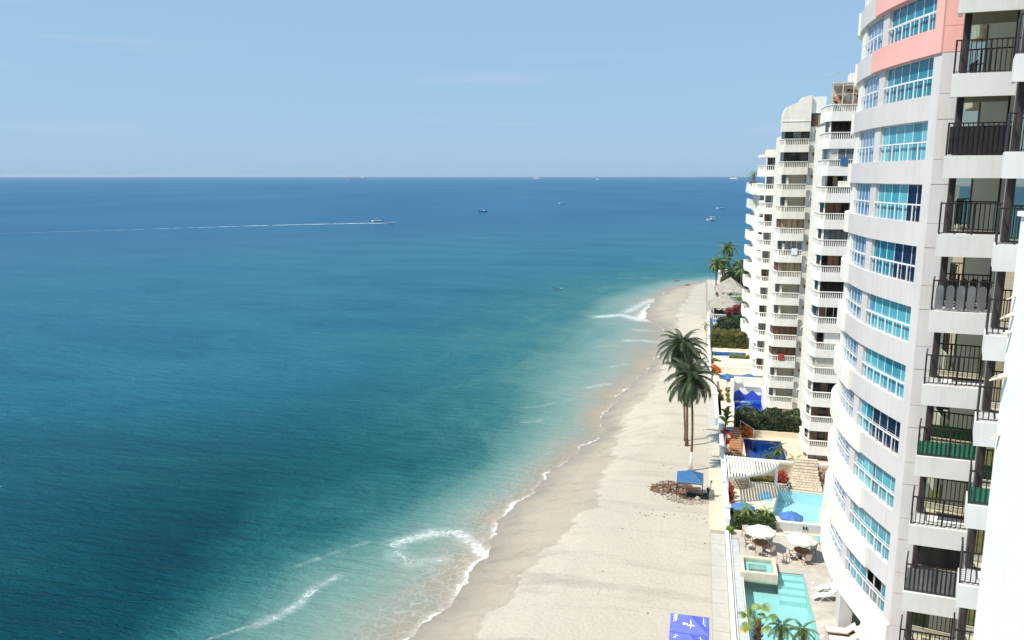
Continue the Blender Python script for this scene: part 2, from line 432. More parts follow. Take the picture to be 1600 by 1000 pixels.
# ---- sand material
def sand_material():
    m = bpy.data.materials.new('sand'); m.use_nodes = True
    n = m.node_tree.nodes; l = m.node_tree.links; b = n['Principled BSDF']
    g = n.new('ShaderNodeNewGeometry')
    at = n.new('ShaderNodeAttribute'); at.attribute_name = 'wet'
    n1 = n.new('ShaderNodeTexNoise'); n1.inputs['Scale'].default_value = 0.9; n1.inputs['Detail'].default_value = 8; n1.inputs['Roughness'].default_value = 0.65
    l.new(g.outputs['Position'], n1.inputs['Vector'])
    # wet = attribute + small noise
    ma = n.new('ShaderNodeMath'); ma.operation = 'MULTIPLY_ADD'; ma.inputs[1].default_value = 0.22; 
    l.new(n1.outputs['Fac'], ma.inputs[0]); l.new(at.outputs['Fac'], ma.inputs[2])
    rp = n.new('ShaderNodeValToRGB'); e = rp.color_ramp.elements
    e[0].position = 0.10; e[0].color = (0.485,0.435,0.355,1)      # dry
    e[1].position = 1.0; e[1].color = (0.27,0.22,0.16,1)
    for p, c in ((0.475,(0.475,0.425,0.345)),(0.515,(0.37,0.325,0.26)),(0.60,(0.39,0.335,0.26)),(0.80,(0.32,0.275,0.215))):
        q = e.new(p); q.color = (*c, 1)
    l.new(ma.outputs['Value'], rp.inputs['Fac'])
    # trampled patches, debris lines across the beach
    mp = n.new('ShaderNodeMapping'); mp.inputs['Scale'].default_value = (0.05, 0.42, 1)
    l.new(g.outputs['Position'], mp.inputs['Vector'])
    n2 = n.new('ShaderNodeTexNoise'); n2.inputs['Scale'].default_value = 1.0; n2.inputs['Detail'].default_value = 7; n2.inputs['Roughness'].default_value = 0.7
    l.new(mp.outputs['Vector'], n2.inputs['Vector'])
    r2 = n.new('ShaderNodeValToRGB'); r2.color_ramp.elements[0].position = 0.30; r2.color_ramp.elements[0].color = (0.74,0.74,0.75,1)
    r2.color_ramp.elements[1].position = 0.50; r2.color_ramp.elements[1].color = (1,1,1,1)
    l.new(n2.outputs['Fac'], r2.inputs['Fac'])
    n3 = n.new('ShaderNodeTexNoise'); n3.inputs['Scale'].default_value = 3.2; n3.inputs['Detail'].default_value = 8; n3.inputs['Roughness'].default_value = 0.7
    l.new(g.outputs['Position'], n3.inputs['Vector'])
    r3 = n.new('ShaderNodeValToRGB'); r3.color_ramp.elements[0].position = 0.28; r3.color_ramp.elements[0].color = (0.91,0.905,0.90,1)
    r3.color_ramp.elements[1].position = 0.56; r3.color_ramp.elements[1].color = (1.03,1.03,1.03,1)
    l.new(n3.outputs['Fac'], r3.inputs['Fac'])
    m1 = n.new('ShaderNodeMix'); m1.data_type = 'RGBA'; m1.blend_type = 'MULTIPLY'; m1.inputs['Factor'].default_value = 1
    m2 = n.new('ShaderNodeMix'); m2.data_type = 'RGBA'; m2.blend_type = 'MULTIPLY'; m2.inputs['Factor'].default_value = 1
    l.new(rp.outputs['Color'], m1.inputs['A']); l.new(r2.outputs['Color'], m1.inputs['B'])
    l.new(m1.outputs['Result'], m2.inputs['A']); l.new(r3.outputs['Color'], m2.inputs['B'])
    l.new(m2.outputs['Result'], b.inputs['Base Color'])
    # wet sand is smoother
    rr = n.new('ShaderNodeValToRGB'); rr.color_ramp.elements[0].position = 0.6; rr.color_ramp.elements[0].color = (0.95,)*3+(1,)
    rr.color_ramp.elements[1].position = 0.98; rr.color_ramp.elements[1].color = (0.28,)*3+(1,)
    l.new(ma.outputs['Value'], rr.inputs['Fac']); l.new(rr.outputs['Color'], b.inputs['Roughness'])
    # footprints
    n4 = n.new('ShaderNodeTexNoise'); n4.inputs['Scale'].default_value = 3.6; n4.inputs['Detail'].default_value = 7; n4.inputs['Roughness'].default_value = 0.6
    l.new(g.outputs['Position'], n4.inputs['Vector'])
    inv = n.new('ShaderNodeMapRange'); inv.inputs['From Min'].default_value = 0.45; inv.inputs['From Max'].default_value = 0.62
    inv.inputs['To Min'].default_value = 0.10; inv.inputs['To Max'].default_value = 0.01
    l.new(ma.outputs['Value'], inv.inputs['Value'])
    mh = n.new('ShaderNodeMath'); mh.operation = 'MULTIPLY'; l.new(n4.outputs['Fac'], mh.inputs[0]); l.new(inv.outputs['Result'], mh.inputs[1])
    n5 = n.new('ShaderNodeTexNoise'); n5.inputs['Scale'].default_value = 0.55; n5.inputs['Detail'].default_value = 3
    l.new(g.outputs['Position'], n5.inputs['Vector'])
    mh2 = n.new('ShaderNodeMath'); mh2.operation = 'MULTIPLY_ADD'; mh2.inputs[1].default_value = 0.10; l.new(n5.outputs['Fac'], mh2.inputs[0]); l.new(mh.outputs['Value'], mh2.inputs[2])
    bp = n.new('ShaderNodeBump'); bp.inputs['Distance'].default_value = 1.0; bp.inputs['Strength'].default_value = 0.8
    l.new(mh2.outputs['Value'], bp.inputs['Height']); l.new(bp.outputs['Normal'], b.inputs['Normal'])
    M['sand'] = m
    return m

WETL = np.array([(-15.5,0),(-14.8,40),(-13.9,48.7),(-13.3,52),(-12.2,56),(-12.4,58.5),(-11.8,61.5),(-10.8,63.3),(-9.9,67),(-8.6,70.5),(-8.0,74),(-8.9,78),(-8.4,82),(-8.1,86.5),(-8.9,92),(-9.0,98),(-9.1,104),
                 (-7.9,109),(-6.0,114.5),(-5.6,124),(-5.2,140),(-4.4,152),(-4.3,164),(-4.1,180),(-3.4,195),(-1.9,209),(-1.6,222),(0.4,236),(3,247)], float)

def beach_z(P):
    d = shore_sd(P)
    z = np.where(d > 0, SEA_Z + 1.985*np.clip(d/8.2, 0, 1)**0.85, SEA_Z + np.maximum(d*0.10, -6))
    x, y = P.T
    dw = seg_dist(P, WETL)
    # signed: positive seaward of the wet line
    xw = np.interp(y, WETL[:,1], WETL[:,0])
    side = np.where(x < xw, 1.0, -1.0)
    und = 0.35*np.sin(y*0.9 + x*0.7) + 0.25*np.sin(y*2.1 - x*1.1) + 0.25*np.sin(y*4.3 + 2.0*np.sin(x*1.7))
    wd = dw*side + und
    wet = np.where(wd < 0, 0.44 + np.maximum(wd,-2.0)*0.05, 0.44 + 0.14*np.clip(wd/1.2, 0, 1) + 0.35*np.clip((5.0 - d)/5.0, 0, 1)**1.3)
    wet = np.clip(wet, 0.0, 1.0) - 0.11
    near = (d > 0) & (d < 40)
    z = z + np.where(near, 0.05*np.sin(x*0.8 + 1.7*np.sin(y*0.3))*np.clip(d/6, 0, 1)*np.clip((1.2 - x)/2, 0, 1), 0)
    z = np.where((x > 1.2), np.minimum(z, -0.015), z)
    z = np.where((x > 3.6) & (y > -100) & (y < 244), -3.0, z)     # the built plots stand on their own decks
    return z, {'wet': wet}

gxs = [-30000,-6000,-1500,-400,-150,-80,-50,-36] + lin((-30,6,0.45)) + [6,10,16,24,40,80,200,600,2000,8000,30000]
gys = [-3000,-800,-200,-60,0,20] + lin((32,150,0.55),(150,290,1.1)) + [290,310,350,420,600,1000,3000,9000,30000]
ground = tag(sheet('beach', gxs, gys, beach_z, sand_material()), kind='structure')

# ---- sea
def sea_material():
    m = bpy.data.materials.new('sea_water'); m.use_nodes = True
    n = m.node_tree.nodes; l = m.node_tree.links; b = n['Principled BSDF']
    g = n.new('ShaderNodeNewGeometry')
    def N(scale, detail=4, rough=0.5, st=(1,1,1), rot=0.0, dist=0.0):
        mp = n.new('ShaderNodeMapping'); mp.inputs['Scale'].default_value = st; mp.inputs['Rotation'].default_value = (0,0,rot)
        l.new(g.outputs['Position'], mp.inputs['Vector'])
        t = n.new('ShaderNodeTexNoise'); t.inputs['Scale'].default_value = scale; t.inputs['Detail'].default_value = detail; t.inputs['Roughness'].default_value = rough
        t.inputs['Distortion'].default_value = dist
        l.new(mp.outputs['Vector'], t.inputs['Vector']); return t.outputs['Fac']
    def math_(op, a, bb, c=None):
        k = n.new('ShaderNodeMath'); k.operation = op
        for i, v in enumerate((a, bb, c)):
            if v is None: continue
            if isinstance(v, (int, float)): k.inputs[i].default_value = v
            else: l.new(v, k.inputs[i])
        return k.outputs['Value']
    def ramp(fac, els):
        r = n.new('ShaderNodeValToRGB'); e = r.color_ramp.elements
        e[0].position, e[0].color = els[0][0], (*els[0][1], 1); e[1].position, e[1].color = els[-1][0], (*els[-1][1], 1)
        for p, c in els[1:-1]:
            q = e.new(p); q.color = (*c, 1)
        l.new(fac, r.inputs['Fac']); return r.outputs['Color']
    def mix(f, a, bb):
        k = n.new('ShaderNodeMix'); k.data_type = 'RGBA'
        if isinstance(f, (int, float)): k.inputs['Factor'].default_value = f
        else: l.new(f, k.inputs['Factor'])
        for s, v in (('A', a), ('B', bb)):
            if isinstance(v, tuple): k.inputs[s].default_value = (*v, 1)
            else: l.new(v, k.inputs[s])
        return k.outputs['Result']
    a1 = n.new('ShaderNodeAttribute'); a1.attribute_name = 'shal'
    a2 = n.new('ShaderNodeAttribute'); a2.attribute_name = 'foam'
    a3 = n.new('ShaderNodeAttribute'); a3.attribute_name = 'off'
    # how far offshore, broken by drifting sand clouds
    cl = N(0.10, 5, 0.6, (1,0.7,1), 0.3, 0.6)
    sh = math_('ADD', a1.outputs['Fac'], math_('MULTIPLY', math_('SUBTRACT', cl, 0.5), 0.36))
    near = ramp(sh, [(0.0,(0.34,0.285,0.21)),(0.06,(0.29,0.27,0.215)),(0.16,(0.24,0.29,0.25)),(0.32,(0.160,0.275,0.245)),(0.50,(0.088,0.215,0.200)),(0.62,(0.048,0.185,0.185)),(0.76,(0.022,0.155,0.175)),(1.0,(0.004,0.108,0.140))])
    # deep water with darker and greener drifts
    pt = N(0.030, 6, 0.66, (0.7,1.5,1), 0.25, 0.8)
    deep0 = ramp(pt, [(0.30,(0.000,0.040,0.064)),(0.48,(0.001,0.060,0.085)),(0.70,(0.004,0.098,0.108))])
    deep1 = mix(ramp(a3.outputs['Fac'], [(0.015,(0,0,0)),(0.10,(1,1,1))]), deep0, ramp(pt, [(0.30,(0.006,0.122,0.195)),(0.50,(0.016,0.164,0.238)),(0.70,(0.028,0.205,0.245))]))
    deep2 = ramp(N(0.006, 4, 0.5, (1,0.5,1)), [(0.35,(0.006,0.100,0.220)),(0.65,(0.012,0.130,0.260))])
    deep = mix(ramp(a3.outputs['Fac'], [(0.08,(0,0,0)),(0.55,(1,1,1))]), deep1, deep2)
    col = mix(ramp(sh, [(0.58,(0,0,0)),(0.90,(1,1,1))]), near, deep)
    # foam: lace broken by noise
    lace = N(0.9, 10, 0.76, (1,1,1), 0.0, 1.9)
    lf = math_('SUBTRACT', a2.outputs['Fac'], math_('MULTIPLY', lace, 0.95))
    fm = ramp(lf, [(0.0,(0,0,0)),(0.10,(0.45,0.45,0.45)),(0.32,(1,1,1))])
    # thin foam threads left behind in the shallows
    vo = n.new('ShaderNodeTexVoronoi'); vo.feature = 'DISTANCE_TO_EDGE'; vo.inputs['Scale'].default_value = 1.1
    mpv = n.new('ShaderNodeMapping'); mpv.inputs['Scale'].default_value = (1,0.75,1)
    nz = n.new('ShaderNodeTexNoise'); nz.inputs['Scale'].default_value = 0.6; nz.inputs['Detail'].default_value = 5
    l.new(g.outputs['Position'], nz.inputs['Vector'])
    va = n.new('ShaderNodeVectorMath'); va.operation = 'MULTIPLY_ADD'; va.inputs[1].default_value = (3,3,0)
    l.new(nz.outputs['Color'], va.inputs[0]); l.new(g.outputs['Position'], va.inputs[2])
    l.new(va.outputs['Vector'], mpv.inputs['Vector']); l.new(mpv.outputs['Vector'], vo.inputs['Vector'])
    th = ramp(vo.outputs['Distance'], [(0.0,(0.55,0.55,0.55)),(0.08,(0,0,0))])
    a4 = n.new('ShaderNodeAttribute'); a4.attribute_name = 'thread'
    thf = math_('MULTIPLY', th, math_('MULTIPLY', a4.outputs['Fac'], N(1.3, 5, 0.7)))
    soft = math_('MULTIPLY', ramp(a2.outputs['Fac'], [(0.22,(0,0,0)),(0.66,(0.40,0.40,0.40))]), ramp(N(0.45, 7, 0.7, (1,1,1), 0.2, 1.0), [(0.36,(0,0,0)),(0.62,(1,1,1))]))
    tot = math_('MAXIMUM', math_('MAXIMUM', fm, thf), soft)
    col2 = mix(tot, col, (0.80,0.80,0.78))
    l.new(col2, b.inputs['Base Color'])
    rg = mix(tot, (0.09,0.09,0.09), (0.8,0.8,0.8)); l.new(rg, b.inputs['Roughness'])
    b.inputs['IOR'].default_value = 1.33; b.inputs['Specular IOR Level'].default_value = 0.0
    # waves: swell, chop and ripples
    w1 = N(0.16, 3, 0.5, (0.45,1.4,1), 0.18, 0.3)
    w2 = N(0.80, 6, 0.66, (0.38,1.5,1), 0.14, 0.3)
    w3 = N(2.6, 4, 0.6, (0.7,1.2,1), -0.1)
    hh = math_('MULTIPLY_ADD', w1, 0.9, math_('MULTIPLY_ADD', w2, 1.0, math_('MULTIPLY', w3, 0.26)))
    hh = math_('MULTIPLY', hh, ramp(sh, [(0.0,(0.12,)*3),(0.5,(0.45,)*3),(0.8,(1,1,1))]))
    bp = n.new('ShaderNodeBump'); bp.inputs['Distance'].default_value = 1.25; bp.inputs['Strength'].default_value = 1.0
    l.new(hh, bp.inputs['Height']); l.new(bp.outputs['Normal'], b.inputs['Normal'])
    # a wavy sea mirrors far less sky towards the horizon than a flat sheet would
    fr = n.new('ShaderNodeFresnel'); fr.inputs['IOR'].default_value = 1.33
    fac = math_('MULTIPLY', math_('MINIMUM', math_('MULTIPLY', fr.outputs['Fac'], 0.42), 0.25), math_('SUBTRACT', 1.0, tot))
    gl = n.new('ShaderNodeBsdfGlossy'); gl.inputs['Roughness'].default_value = 0.10
    bg_ = n.new('ShaderNodeBump'); bg_.inputs['Distance'].default_value = 0.22; bg_.inputs['Strength'].default_value = 1.0; l.new(hh, bg_.inputs['Height']); l.new(bg_.outputs['Normal'], gl.inputs['Normal'])
    ms = n.new('ShaderNodeMixShader'); l.new(fac, ms.inputs['Fac']); l.new(b.outputs['BSDF'], ms.inputs[1]); l.new(gl.outputs['BSDF'], ms.inputs[2])
    l.new(ms.outputs['Shader'], n['Material Output'].inputs['Surface'])
    M['sea'] = m
    return m

FOAM = [  # polylines of foam: points, half width, strength
    ([(-17.3,62.8),(-19.0,64.7),(-21.1,66.6),(-23.2,66.1),(-25.1,64.3),(-26.1,63.0)], 1.5, 0.60),
    ([(-26.1,63.0),(-25.1,61.0),(-23.1,60.0),(-20.9,61.1)], 1.5, 0.50),
    ([(-20.9,61.1),(-18.6,61.6),(-17.2,61.0)], 0.5, 0.45),
    ([(-31.2,48.3),(-30.3,49.4),(-29.5,51.5),(-29.45,54.0),(-28.5,56.2)], 0.8, 0.56),
    ([(-33.6,45.6),(-31.2,48.3)], 0.3, 0.55),
    ([(-32.6,57.2),(-31.8,58.4),(-30.3,60.6),(-28.6,62.8)], 0.5, 0.47),
    ([(-23.0,185.6),(-20.5,187.3),(-18.1,189.5),(-15.5,187),(-13.0,183.6),(-9.3,182.8)], 3.4, 0.60),
    ([(-13.0,186),(-12.5,197.5),(-11.5,206),(-11.1,213.8)], 2.8, 0.64),
    ([(-11.1,213.8),(-8.4,225),(-5.8,233.6),(-1,245),(2.5,252.8)], 1.2, 0.62),
    ([(-17,194),(-14.5,206),(-12.5,216)], 2.8, 0.56),
    ([(-13.8,159.3),(-10.5,160),(-7.3,158.9)], 1.8, 0.52),
    ([(-13.5,171.4),(-9.3,170.9)], 1.8, 0.50),
    ([(-16.4,121.4),(-13.6,124.0)], 1.3, 0.47),
    ([(-14.5,136),(-12.3,138.5)], 1.3, 0.46),
    ([(-19,152),(-17,154),(-15,153.4)], 1.2, 0.36),
    ([(-24,108),(-21.5,109.2),(-20,112),(-17.5,114)], 1.1, 0.36),
    ([(-22.5,101),(-20.8,101.8),(-19.5,104)], 1.1, 0.36),
    ([(-26,258),(-14,264),(2,268),(30,279)], 1.2, 0.42),
]
def sea_z(P):
    sd = shore_sd(P)
    d = np.maximum(-sd, 0)
    dm = seg_dist(P, MILK)
    inm = inland(P, MILK)
    inner = 0.62 * d/(d + dm + 1e-6)
    outer = 0.62 + 0.38*np.clip(dm/np.interp(P[:,1], [48,75,130,200], [9.0,24.0,58.0,60.0]), 0, 1)
    shal = np.where(inm, inner, outer)
    shal = np.where(sd > 0, 0.0, shal)
    foam = np.zeros(len(P)); 
    y = P[:,1]
    edge_w = 0.28 + 0.45*np.clip(np.sin(y*0.35+0.4)*np.sin(y*0.13+1.0), 0, 1)
    near_wave = np.exp(-((y-70)/11.0)**2)*0.7 + np.exp(-((y-52)/8.0)**2)*0.5
    edge_w = edge_w + near_wave
    brk = 0.5 + 0.5*np.sin(y*0.83 + 1.9*np.sin(y*0.37) + 0.6*P[:,0])
    foam = np.maximum(foam, (0.52 + 0.30*brk)*np.exp(-(d/edge_w)**1.5) * (np.abs(sd) < 6))
    for off_, st_ in ((1.9,0.36),(3.6,0.31)):
        foam = np.maximum(foam, st_*np.exp(-((d-off_-0.8*np.sin(y*0.21+off_))/0.55)**2) * (0.4+0.6*np.clip(np.sin(y*0.16+off_*1.7), 0, 1)) * (np.abs(sd) < 9) * (y < 92))
    for pts, w, s in FOAM:
        dd = seg_dist(P, np.array(pts, float))
        foam = np.maximum(foam, s*np.exp(-(dd/w)**2))
    thread = np.clip(1 - d/7.0, 0, 1)*(0.25 + 0.75*np.exp(-((y-60)/16.0)**2)) * (sd < 0.5)
    off = np.clip(dm/900.0, 0, 1) * (~inm)
    off = off + 0.085*np.clip((y-78)/55.0, 0, 1)          # the dark drop-off lies only along the near shore
    return np.full(len(P), SEA_Z), {'shal': shal, 'foam': foam, 'thread': thread, 'off': off}
sxs = [-60000,-30000,-15000,-8000,-5000,-3000,-2000,-1400,-1000,-750,-550,-400,-300,-220,-170,-130,-105,-85,-72,-62,-55] + lin((-50,-34,1.0),(-34,-4,0.4),(-4,8,0.8)) + [8,14,24,40,70,120,200,400,800,1600,4000,10000,30000,60000]
sys_ = [-3000,-600,-150,-40,0,20,32] + lin((38,130,0.45),(130,200,0.8),(200,300,1.3)) + [300,310,325,345,370,400,440,490,550,620,700,800,950,1150,1400,1800,2400,3200,4500,6500,9000,13000,20000,32000,60000]
sea = tag(sheet('sea', sxs, sys_, sea_z, sea_material()), kind='structure')

# ---------------------------------------------------------------- curved tower with lilac and pink bands
def catmull(pts, n=8):
    pts = [Vector((*p, 0)) for p in pts]; out = []
    P = [2*pts[0]-pts[1]] + pts + [2*pts[-1]-pts[-2]]
    for i in range(1, len(P)-2):
        for k in range(n):
            t = k/n; a, b, c, d = P[i-1], P[i], P[i+1], P[i+2]
            out.append(0.5*((2*b)+(-a+c)*t+(2*a-5*b+4*c-d)*t*t+(-a+3*b-3*c+d)*t**3))
    out.append(pts[-1]); return [(p.x, p.y) for p in out]

TC = catmull([(11.62,46.15),(10.72,49.4),(10.07,52.7),(9.84,55.5),(9.80,58.0),(9.98,60.5),(10.55,62.8),(11.6,64.8),(13.2,66.2),(15.6,67.0)], 6)
TCA = np.array(TC)
TS = np.concatenate([[0], np.cumsum(np.hypot(*np.diff(TCA, axis=0).T))])
def tpt(s, off=0.0):
    """point on the tower's plan curve at arc length s, moved inwards by off"""
    x = np.interp(s, TS, TCA[:,0]); y = np.interp(s, TS, TCA[:,1])
    x1 = np.interp(s+0.05, TS, TCA[:,0]) - np.interp(s-0.05, TS, TCA[:,0]); y1 = np.interp(s+0.05, TS, TCA[:,1]) - np.interp(s-0.05, TS, TCA[:,1])
    L = math.hypot(x1, y1) or 1.0
    return (x + y1/L*off, y - x1/L*off)       # inwards is to the right of the walk
def s_at(y): return float(np.interp(y, TCA[:40,1], TS[:40]))
def curve_strip(mb, s0, s1, o0, o1, z0, z1, step=0.5, mi=0):
    n = max(2, int((s1-s0)/step)+1)
    S = np.linspace(s0, s1, n)
    pl = [tpt(s, o0) for s in S] + [tpt(s, o1) for s in reversed(S)]
    k = len(S)
    # build as quads so the strip stays clean
    b = len(mb.v)
    for s in S:
        p, q = tpt(s, o0), tpt(s, o1)
        mb.v += [(p[0],p[1],z0),(p[0],p[1],z1),(q[0],q[1],z1),(q[0],q[1],z0)]
    for i in range(k-1):
        a = b+4*i; c = a+4
        for e, f in ((0,1),(1,2),(2,3),(3,0)):
            mb.f.append((a+e, a+f, c+f, c+e)); mb.m.append(mi)
    mb.f.append((b,b+3,b+2,b+1)); mb.m.append(mi)
    e = b+4*(k-1); mb.f.append((e,e+1,e+2,e+3)); mb.m.append(mi)
    return mb

tower = thing('apartment_tower', 'curved sea-facing tower with lilac-grey, cream and pink bands and turquoise window rows', 'tower', (13.0,55.0,0))
ZT0, FH, WHT = 7.30, 3.325, 2.04
S_END = TS[-1]
W2a, W2b = 0.75, s_at(52.55)
W1a, W1b = s_at(53.65), s_at(58.0)
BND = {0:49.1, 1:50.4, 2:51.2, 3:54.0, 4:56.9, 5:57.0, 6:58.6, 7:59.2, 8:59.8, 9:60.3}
NF = 12
def tower_pane(kind):
    return M[kind]
pane_plan = {   # floor -> kinds of the six panes of the wide window, from the near corner
    0: ['pane_teal_deep','open','open','pane_teal_deep','pane_teal_deep','pane_teal_deep'],
    1: ['pane_teal','pane_teal','pane_teal','pane_teal','pane_teal','pane_teal'],
    2: ['pane_teal','pane_teal','pane_teal','pane_navy2','pane_teal','pane_teal'],
    3: ['pane_navy','pane_navy','pane_navy','pane_navy','pane_teal_deep','pane_teal'],
    4: ['pane_teal']*6, 5: ['pane_teal']*6,
    6: ['pane_navy','pane_navy','pane_navy','pane_teal_deep','pane_teal_deep','pane_teal_deep'],
    7: ['pane_navy','pane_navy','pane_teal','pane_teal','pane_teal','pane_teal'],
    8: ['pane_teal']*6,
    9: ['pane_teal_deep']*5 + ['pane_teal'],
    10: ['pane_teal_deep']*6, 11: ['pane_teal_deep']*6 }
for k in range(NF):
    zt = ZT0 + FH*k; zb = zt - WHT
    # band above this window row
    z0, z1 = zt, zt + FH - WHT
    if k >= 9:
        sp = s_at(54.6)
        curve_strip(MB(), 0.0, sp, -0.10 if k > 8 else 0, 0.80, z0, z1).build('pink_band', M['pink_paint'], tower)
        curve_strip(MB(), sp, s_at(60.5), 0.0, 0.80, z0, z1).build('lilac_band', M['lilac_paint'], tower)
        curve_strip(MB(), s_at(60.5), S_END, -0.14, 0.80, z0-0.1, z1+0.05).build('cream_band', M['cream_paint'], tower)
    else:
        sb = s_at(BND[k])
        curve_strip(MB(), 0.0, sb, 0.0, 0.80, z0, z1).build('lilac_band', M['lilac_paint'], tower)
        mb = curve_strip(MB(), sb, S_END, -0.13, 0.80, z0-0.03, z1)
        mb.build('cream_band', M['cream_paint'], tower)
    # solid pier at the near corner, pillar between the windows, wall beyond them
    pc = M['pink_paint'] if k >= 10 else M['lilac_paint']
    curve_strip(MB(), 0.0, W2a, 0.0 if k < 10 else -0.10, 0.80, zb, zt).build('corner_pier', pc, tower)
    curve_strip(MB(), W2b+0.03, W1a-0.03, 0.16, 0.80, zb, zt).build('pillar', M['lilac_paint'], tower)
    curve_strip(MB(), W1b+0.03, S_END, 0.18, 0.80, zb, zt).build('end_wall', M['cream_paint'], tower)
    for (sa, sb_, np_) in ((W2a+0.02, W2b, 6), (W1a, W1b, 5)):
        fr = MB()
        S = np.linspace(sa, sb_, np_+1)
        zr = zb + 0.93
        # handrail and its posts stand near the face, slim mullions at the glass
        curve_strip(fr, sa, sb_, 0.10, 0.16, zr-0.035, zr+0.035, 0.6)
        for i, s in enumerate(S):
            hw = 0.034
            a, c = tpt(s-hw, 0.105), tpt(s+hw, 0.105); d, e = tpt(s+hw, 0.155), tpt(s-hw, 0.155)
            if 0 < i < np_: fr.prism([a, c, d, e], zb, zr-0.035)
            a, c = tpt(s-0.018, 0.31), tpt(s+0.018, 0.31); d, e = tpt(s+0.018, 0.38), tpt(s-0.018, 0.38)
            fr.prism([a, c, d, e], zb, zt)
        curve_strip(fr, sa, sb_, 0.315, 0.375, zt-0.05, zt-0.003, 0.6)
        curve_strip(fr, sa, sb_, 0.315, 0.375, zr-0.015, zr+0.015, 0.6)
        w = fr.build('window', M['white_frame'], tower)
        plan = pane_plan[k] if np_ == 6 else ['pane_blue']*5
        for i in range(np_):
            kd = plan[i]
            s0, s1 = S[i]+0.018, S[i+1]-0.018
            if kd == 'open':
                # glazing slid away: room and furniture behind the rail
                mb = MB(); curve_strip(mb, s0, s1, 2.2, 2.3, zb, zt, 0.5); mb.build('room_wall', M['interior'], w)
                mb = MB(); curve_strip(mb, s0+0.15, s1-0.2, 1.5, 2.0, zb, zb+1.55, 0.5); mb.build('cabinet', M['wood'], w)
                mb = MB(); curve_strip(mb, s0, s1, 0.335, 0.355, zb, zb+0.9, 0.5); mb.build('pane', M['pane_grey'], w)
                continue
            mk = 'pane_navy' if kd == 'pane_navy2' else kd
            if mk == 'pane_teal': mk = rnd.choice(['pane_teal','pane_teal','pane_teal2','pane_teal3'])
            if kd == 'pane_navy2':
                mb = MB(); curve_strip(mb, s0, s0+0.25, 0.335, 0.355, zb, zt, 0.5); mb.build('pane', M['pane_navy'], w)
                mb = MB(); curve_strip(mb, s0+0.255, s1, 0.335, 0.355, zb, zt, 0.5); mb.build('pane', M['pane_teal'], w)
            else:
                mb = MB(); curve_strip(mb, s0, s1, 0.335, 0.355, zb, zt, 0.5); mb.build('pane', M[mk], w)
# lowest band, its ledge, and the wall that comes down to the ground near the corner
zb0 = ZT0 - WHT
mb = curve_strip(MB(), 0.0, S_END, -0.16, 0.80, zb0-1.55, zb0); mb.build('lowest_band', M['cream_paint'], tower)
mb = curve_strip(MB(), 0.0, 2.9, -0.155, 0.75, 0.0, zb0-1.553)
for i in range(5):      # haunch that rounds the opening
    w = 1.1*(1-math.sin(RAD(18*i+9)))
    curve_strip(mb, 2.9, 2.9+max(w, 0.05), -0.155, 0.75, zb0-1.553-1.1+0.22*i, zb0-1.553-1.1+0.22*(i+1))
mb.build('corner_leg', M['cream_paint'], tower)
# flat side turned to the camera, with joints between the floors
c0 = (11.62,46.15); c1 = (22.0,44.9)
for k in range(-1, NF):
    za = ZT0 + FH*k + 0.02; zc = za + FH - 0.04
    zm = za + FH - WHT
    pl = [c0, c1, (22.0,47.5), (12.4,47.5)]
    mt = M['pink_paint'] if k >= 9 else M['lilac_paint']
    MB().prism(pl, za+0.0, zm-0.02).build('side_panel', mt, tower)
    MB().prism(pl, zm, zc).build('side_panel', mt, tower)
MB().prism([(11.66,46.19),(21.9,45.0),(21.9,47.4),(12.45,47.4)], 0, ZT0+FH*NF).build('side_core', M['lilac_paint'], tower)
# body behind the glass
pl = [tpt(s, 2.35) for s in np.linspace(0.6, S_END-0.5, 26)] + [(24,66.8),(24,47.6),(14.2,47.6)]
MB().prism(pl, zb0-1.5, ZT0+FH*NF).build('core', M['interior'], tower)
for k in range(NF+1):
    z = ZT0 + FH*k - WHT - 0.32
    pl = [tpt(s, 0.79) for s in np.linspace(0.02, S_END, 30)] + [(23.9,66.7),(23.9,47.55),(13,47.55)]
    MB().prism(pl, z, z+0.3).build('floor_slab', M['lilac_paint'], tower)
# columns of the open ground floor and the wall at its back
for (x, y, hx, hy) in ((10.75,54.6,0.42,0.75),(11.2,60.6,0.42,0.75),(14.2,52.0,0.35,0.35),(14.2,58.0,0.35,0.35)):
    MB().box(x-hx, x+hx, y-hy, y+hy, 0, zb0-1.56).build('column', M['lilac_paint'], tower)
MB().box(16.5,17.0,47.7,66.5,0,zb0-1.83).build('back_wall', M['stucco_cream'], tower)

